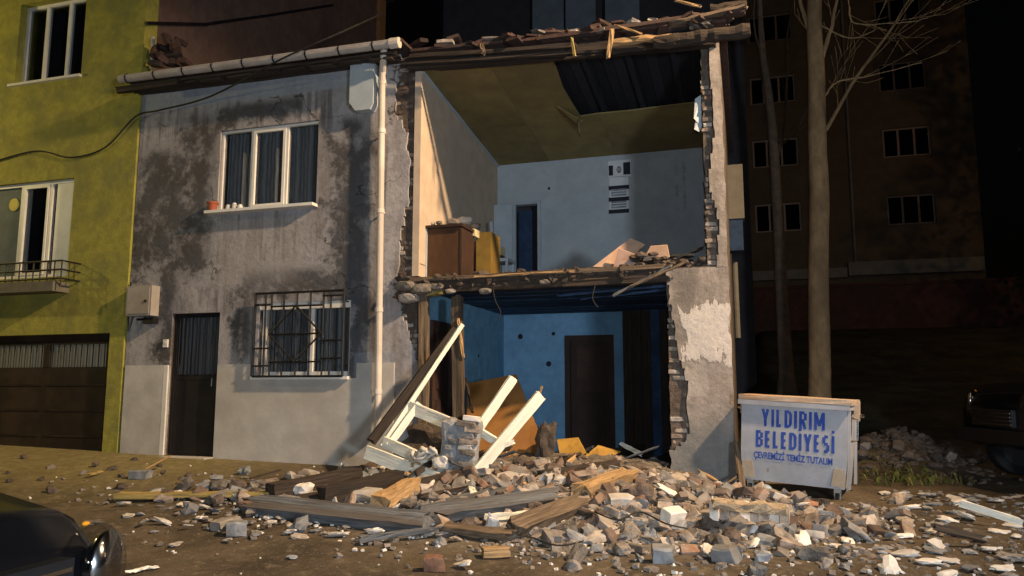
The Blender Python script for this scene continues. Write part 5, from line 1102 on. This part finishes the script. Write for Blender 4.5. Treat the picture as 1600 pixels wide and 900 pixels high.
# splinters and wires in the heap
WS = 0
def stick(rnd, p):
    a = rnd.uniform(0, 6.28); L_ = rnd.uniform(.15, .5); d = Vector((math.cos(a), math.sin(a), rnd.uniform(-.1, .45))) * L_ / 2; c = p + Vector((0, 0, .06 + abs(d.z))); bm = B(); beam(bm, c - d, c + d, rnd.uniform(.02, .07), rnd.uniform(.012, .035), rnd.uniform(0, 3), 4, .004, .05)
    o = link('wood_splinter', bm, rnd.choice((WOOD, WOODD, WOODL, WOODG, PAINTW, WOODD))); props(o, 'splintered stick in the heap', 'splinter', 'wood splinters in the heap'); LOOSE.append(o)
scatter(46, gauss(-2.2, -1.5, 1.5, .75), .16, 31, stick)
for k, (pp, lab) in enumerate(((((930, 800), (965, 812), (1000, 800), (1040, 818), (1075, 826)), 'thin black wire curling over the bricks below the bright split plank'), (((560, 790), (600, 800), (650, 796), (700, 806)), 'thin black wire lying behind the long grey-blue plank'), (((780, 850), (820, 838), (870, 852), (910, 846)), 'thin black wire on the front of the heap below the brown plank'))):
    cable([on(px, py, .09 + .03 * (i % 2)) for i, (px, py) in enumerate(pp)], lab, .007, 'wire')
cable([at(770, 448, -.05), at(774, 470, -.06), at(782, 486, -.04), at(780, 500, -.05)], 'short wire hanging from the floor edge left of the ceiling middle', .006, 'wire')
cable([at(930, 445, -.05), at(926, 466, -.07), at(934, 480, -.05)], 'short wire hanging from the floor edge right of the middle', .006, 'wire')
cable([at(905, 183, 1.6), at(902, 200, 1.6), at(906, 214, 1.6)], 'short wire hanging from the torn ceiling upstairs', .006, 'wire')
# weeds behind the container
bm = B(); rw_ = random.Random(5)
for k in range(240):
    x, y = rw_.gauss(1.9, .28), rw_.gauss(1.5, .35); p = Vector((x, y, ground(x, y))); a = rw_.uniform(0, 6.3); h = rw_.uniform(.03, .17); d = Vector((math.cos(a), math.sin(a), 0)); s_ = Vector((-d.y, d.x, 0)) * rw_.uniform(.006, .02); q = p + d * h * .4 + Vector((0, 0, h * .7)); e = p + d * h * .9 + Vector((0, 0, h * .75))
    bm.faces.new([bm.verts.new(v) for v in (p - s_ * .5, p + s_ * .5, q + s_, q - s_)]); quad(bm, [q - s_, q + s_, e + s_ * .2, e - s_ * .2])
props(link('weeds', bm, WEED), 'low green weeds growing right of the rubbish container', 'weeds', kind='stuff')

# ------------------------------------------------------------------ cars
def car(loc, rz, prof, label, half, wheels, wr, cabin, nose):
    """prof: (x, half width, bottom, top) along the car, front at +x; cabin: (x, half width, belt, roof)"""
    c = thing('parked_car', loc, label, 'car', None, local=True); K = lambda n, bm, m, p=None, **k: link(n, bm, m, p or c, **k)
    def loft(secs, shape):
        bm = B(); rings = []
        for s in secs: rings.append([bm.verts.new((s[0], y, z)) for y, z in shape(s)])
        n = len(rings[0])
        for r0, r1 in zip(rings, rings[1:]):
            for k in range(n): bm.faces.new((r0[k], r0[(k + 1) % n], r1[(k + 1) % n], r1[k]))
        bm.faces.new(rings[0][::-1]); bm.faces.new(rings[-1]); return bm
    def bodyshape(s):
        _, h, b, t = s; H_ = t - b; half_ = [(h * .90, b), (h * .98, b + H_ * .2), (h, b + H_ * .5), (h * .99, b + H_ * .75), (h * .95, b + H_ * .9), (h * .85, b + H_ * .97), (h * .55, t), (0, t + .012)]
        return half_ + [(-y, z) for y, z in half_[-2::-1]]
    def fine(secs, n=6):
        out = []
        for a, b in zip(secs, secs[1:]):
            for k in range(n): f = k / n; f2 = f; out.append(tuple(p + (q - p) * f2 for p, q in zip(a, b)))
        return out + [secs[-1]]
    body = K('body', loft(fine(prof), bodyshape), CARP, smooth=True)
    def cabshape(s): _, h, b, t = s; return [(h, b), (h * .97, b + (t - b) * .5), (h * .84, t - .03), (h * .7, t), (0, t + .01), (-h * .7, t), (-h * .84, t - .03), (-h * .97, b + (t - b) * .5), (-h, b)]
    K('windows', loft(fine(cabin), cabshape), GLASSD, smooth=True)
    rf = [s for s in cabin if s[3] > max(q[3] for q in cabin) - .12]; K('roof', loft(fine([(s[0], s[1], s[3] - .05, s[3] + .012) for s in rf]), lambda s: [(s[1] * .86, s[2]), (s[1] * .72, s[3]), (-s[1] * .72, s[3]), (-s[1] * .86, s[2])]), CARP)
    for x in wheels:
        for sy in (-1, 1):
            M_ = Matrix.Translation((x, sy * (half - .09), wr)) @ Matrix.Rotation(R(90), 4, 'X'); bm = B(); lathe(bm, [(wr * .7, -.1), (wr * .96, -.1), (wr, -.06), (wr, .06), (wr * .96, .1), (wr * .7, .1)], 24, M_); wl_ = K('wheel', bm, RUBBER)
            bm = B(); lathe(bm, [(wr * .66, -.105), (wr * .66, .105)], 20, M_); K('rim', bm, mat('alloy', (.25, .25, .26), .8, metal=.9, rough=.3, bump=0, vary=0) if 'alloy' not in MATS else MATS['alloy'], wl_)
            for k in range(5):
                a = k * 2 * math.pi / 5; bm = B(); beam(bm, Vector((x + .04 * math.cos(a), sy * (half + .022), wr + .04 * math.sin(a))), Vector((x + wr * .62 * math.cos(a), sy * (half + .022), wr + wr * .62 * math.sin(a))), .05, .02, seg=1, jit=0); K('spoke', bm, CHROME, wl_)
    fx, hh, hz, hs = nose
    for sy in (-1, 1):
        M_ = Matrix.Translation((fx, sy * hh, hz)) @ Matrix.Rotation(R(18 * sy), 4, 'Z') @ Matrix.Diagonal((hs * .8, hs, hs * 1.15, 1))
        bm = B(); bmesh.ops.create_uvsphere(bm, u_segments=20, v_segments=12, radius=1, matrix=M_); hl = K('headlight', bm, LENS, smooth=True)
        bm = B(); lathe(bm, [(.02, -.05), (.5, .0), (.78, .35), (.84, .6)], 20, M_ @ Matrix.Rotation(R(90), 4, 'Y') @ Matrix.Translation((0, 0, -.1))); K('reflector', bm, CHROME, hl, smooth=True)
        bm = B(); bmesh.ops.create_uvsphere(bm, u_segments=10, v_segments=6, radius=.1, matrix=Matrix.Translation((fx - .05, sy * hh, hz + hs * 1.1)) @ Matrix.Diagonal((.16, .16, .1, 1))); K('turn_signal', bm, AMBER, hl)
    bm = B(); box(bm, prof[-1][0] - .02, prof[-1][0] + .05, -half * .5, half * .5, prof[-1][2] + .18, prof[-1][2] + .38); gr = K('grille', bm, PLASTIC)
    for k in range(4): bm = B(); box(bm, prof[-1][0] + .051, prof[-1][0] + .06, -half * .48, half * .48, prof[-1][2] + .2 + k * .045, prof[-1][2] + .215 + k * .045); K('grille_bar', bm, CHROME, gr)
    bm = B(); box(bm, prof[-1][0] - .12, prof[-1][0] + .09, -half * .93, half * .93, prof[-1][2] - .02, prof[-1][2] + .14); K('bumper', bm, PLASTIC)
    m0 = cabin[-1]
    for sy in (-1, 1): bm = B(); rock(bm, Matrix.Translation((m0[0] - .45, sy * (half + .11), m0[2] + .10)), (.1, .2, .14), 3, 2, .1); mi = K('wing_mirror', bm, CARP, smooth=True); bm = B(); box(bm, m0[0] - .506, m0[0] - .50, sy * (half + .11) - .07, sy * (half + .11) + .07, m0[2] + .05, m0[2] + .15); K('mirror_glass', bm, CHROME, mi)
    for sy in (-1, 1):
        for k in (0, 1): bm = B(); x = m0[0] - 1.0 - k * .95; box(bm, x, x + .16, sy * half + (.0 if sy > 0 else -.03), sy * half + (.03 if sy > 0 else 0), m0[2] - .12, m0[2] - .09); K('door_handle', bm, PLASTIC)
    c.rotation_euler = (0, 0, rz); return c
# black car at the lower left: its nose reaches into the picture
car((-4.22, -7.74, .02), R(2), [(-2.2, .70, .40, .75), (-2.0, .82, .25, .92), (0, .84, .2, .95), (.9, .83, .2, .94), (1.45, .78, .24, .84), (1.66, .70, .28, .70), (1.73, .60, .32, .55)], 'black hatchback with one clear round headlight, cut off at the lower left', .84, (-1.35, 1.05), .30, [(-2.0, .66, .9, 1.0), (-1.5, .72, .9, 1.42), (-.3, .74, .9, 1.46), (.25, .72, .9, 1.38), (.95, .66, .9, .95)], (1.70, .60, .63, .145))
# dark off-road car at the right edge
car((4.98, 1.75, ground(4, 1.7) + .04), R(192), [(-2.3, .80, .5, 1.1), (-2.15, .92, .4, 1.2), (0, .93, .38, 1.22), (.8, .92, .38, 1.24), (1.9, .90, .4, 1.2), (2.08, .84, .45, 1.08), (2.13, .78, .5, .95)], 'black off-road car facing left, half outside the right edge', .93, (-1.35, 1.45), .37, [(-2.1, .82, 1.2, 1.6), (-2.0, .84, 1.2, 1.92), (.0, .84, 1.2, 1.95), (.35, .82, 1.2, 1.88), (.85, .80, 1.2, 1.24)], (2.06, .66, .98, .12))

# ------------------------------------------------------------------ a label of its own for every loose piece: look, nearest landmark, side, order of distance
MARKS = [('the white block', 1052, 806), ('the cracked pale block', 970, 786), ('the front blue-grey block', 1038, 866), ('the grey block at the front edge', 1135, 866), ('the cemented brick row', 1165, 800),
    ('the container', 1230, 795), ('the right pillar', 1090, 772), ('the bright split plank', 945, 755), ('the brown plank', 855, 805), ('the middle grey plank', 760, 785), ('the left end of the long plank', 400, 790),
    ('the right end of the long plank', 665, 822), ('the middle of the long plank', 530, 802), ('the masonry stump', 715, 765), ('the orange broken wood', 620, 770), ('the red brick on end', 680, 880), ('the orange front piece', 776, 862),
    ('the short white batten', 795, 806), ('the tilted plaster slab', 1041, 748), ('the upright splinter', 856, 732), ('the weeds', 1440, 745), ('the car headlight', 165, 860), ('the yellow plank', 300, 772), ('the front door', 300, 720),
    ('the garage', 100, 712), ('the off-road car', 1540, 730), ('the white slat', 220, 890), ('the bottom right corner', 1585, 885), ('the right mud middle', 1450, 830), ('the mud under the off-road car', 1590, 800), ("the container's right castor", 1312, 800), ('the concrete block', 222, 742), ('the bottom edge middle', 880, 892), ('the bottom edge right', 1300, 890), ('the round beam', 960, 715)]
MARKS = [(n_, on(px, py, 0)) for n_, px, py in MARKS]
LOOK = {'old_brick': 'brown', 'red_brick': 'red', 'mortar_crusted_brick': 'mortar-crusted', 'sooty_brick': 'sooty', 'blue_grey_plaster': 'blue-grey', 'mortar': 'pale brown', 'dark_mortar': 'dark', 'broken_plaster': 'white', 'mortar_lump': 'greyish', 'weathered_wood': 'brown', 'dark_old_wood': 'dark', 'raw_split_wood': 'yellowish', 'grey_blue_wood': 'grey', 'flaking_white_paint': 'white'}
NOUN = {'splinter': 'wooden splinter', 'brick': 'brick', 'rubble': 'lump', 'plaster': 'plaster flake', 'stone': 'stone', 'clod': 'muddy clod'}
tally = {}
for o in LOOSE:
    n_, q = min(MARKS, key=lambda m_: (m_[1] - o.location).length); a, b = vis(o.location), vis(q); dx, dy = a[0] - b[0], a[1] - b[1]
    side = ('right of' if dx > 0 else 'left of') if abs(dx) > 1.3 * abs(dy) else ('in front of' if dy > 0 else 'behind')
    size = max(o.dimensions); sz = 'small ' if size < .14 else 'large ' if size > .22 else ''
    tally.setdefault((sz + LOOK.get(o.data.materials[0].name, 'pale') + ' ' + NOUN[o['category']] + ' ' + side + ' ' + n_), []).append(((q - o.location).length, o))
for k, v in tally.items():
    v.sort(key=lambda t: t[0])
    for i, (d_, o) in enumerate(v): o['label'] = k if len(v) == 1 else k + ', ' + ('nearest to it', 'second nearest', 'third nearest', 'fourth nearest', 'fifth nearest', 'sixth nearest', 'seventh nearest', 'eighth nearest', 'ninth nearest', 'tenth nearest', 'eleventh nearest', 'twelfth nearest', 'farthest from it')[min(i, 12)]
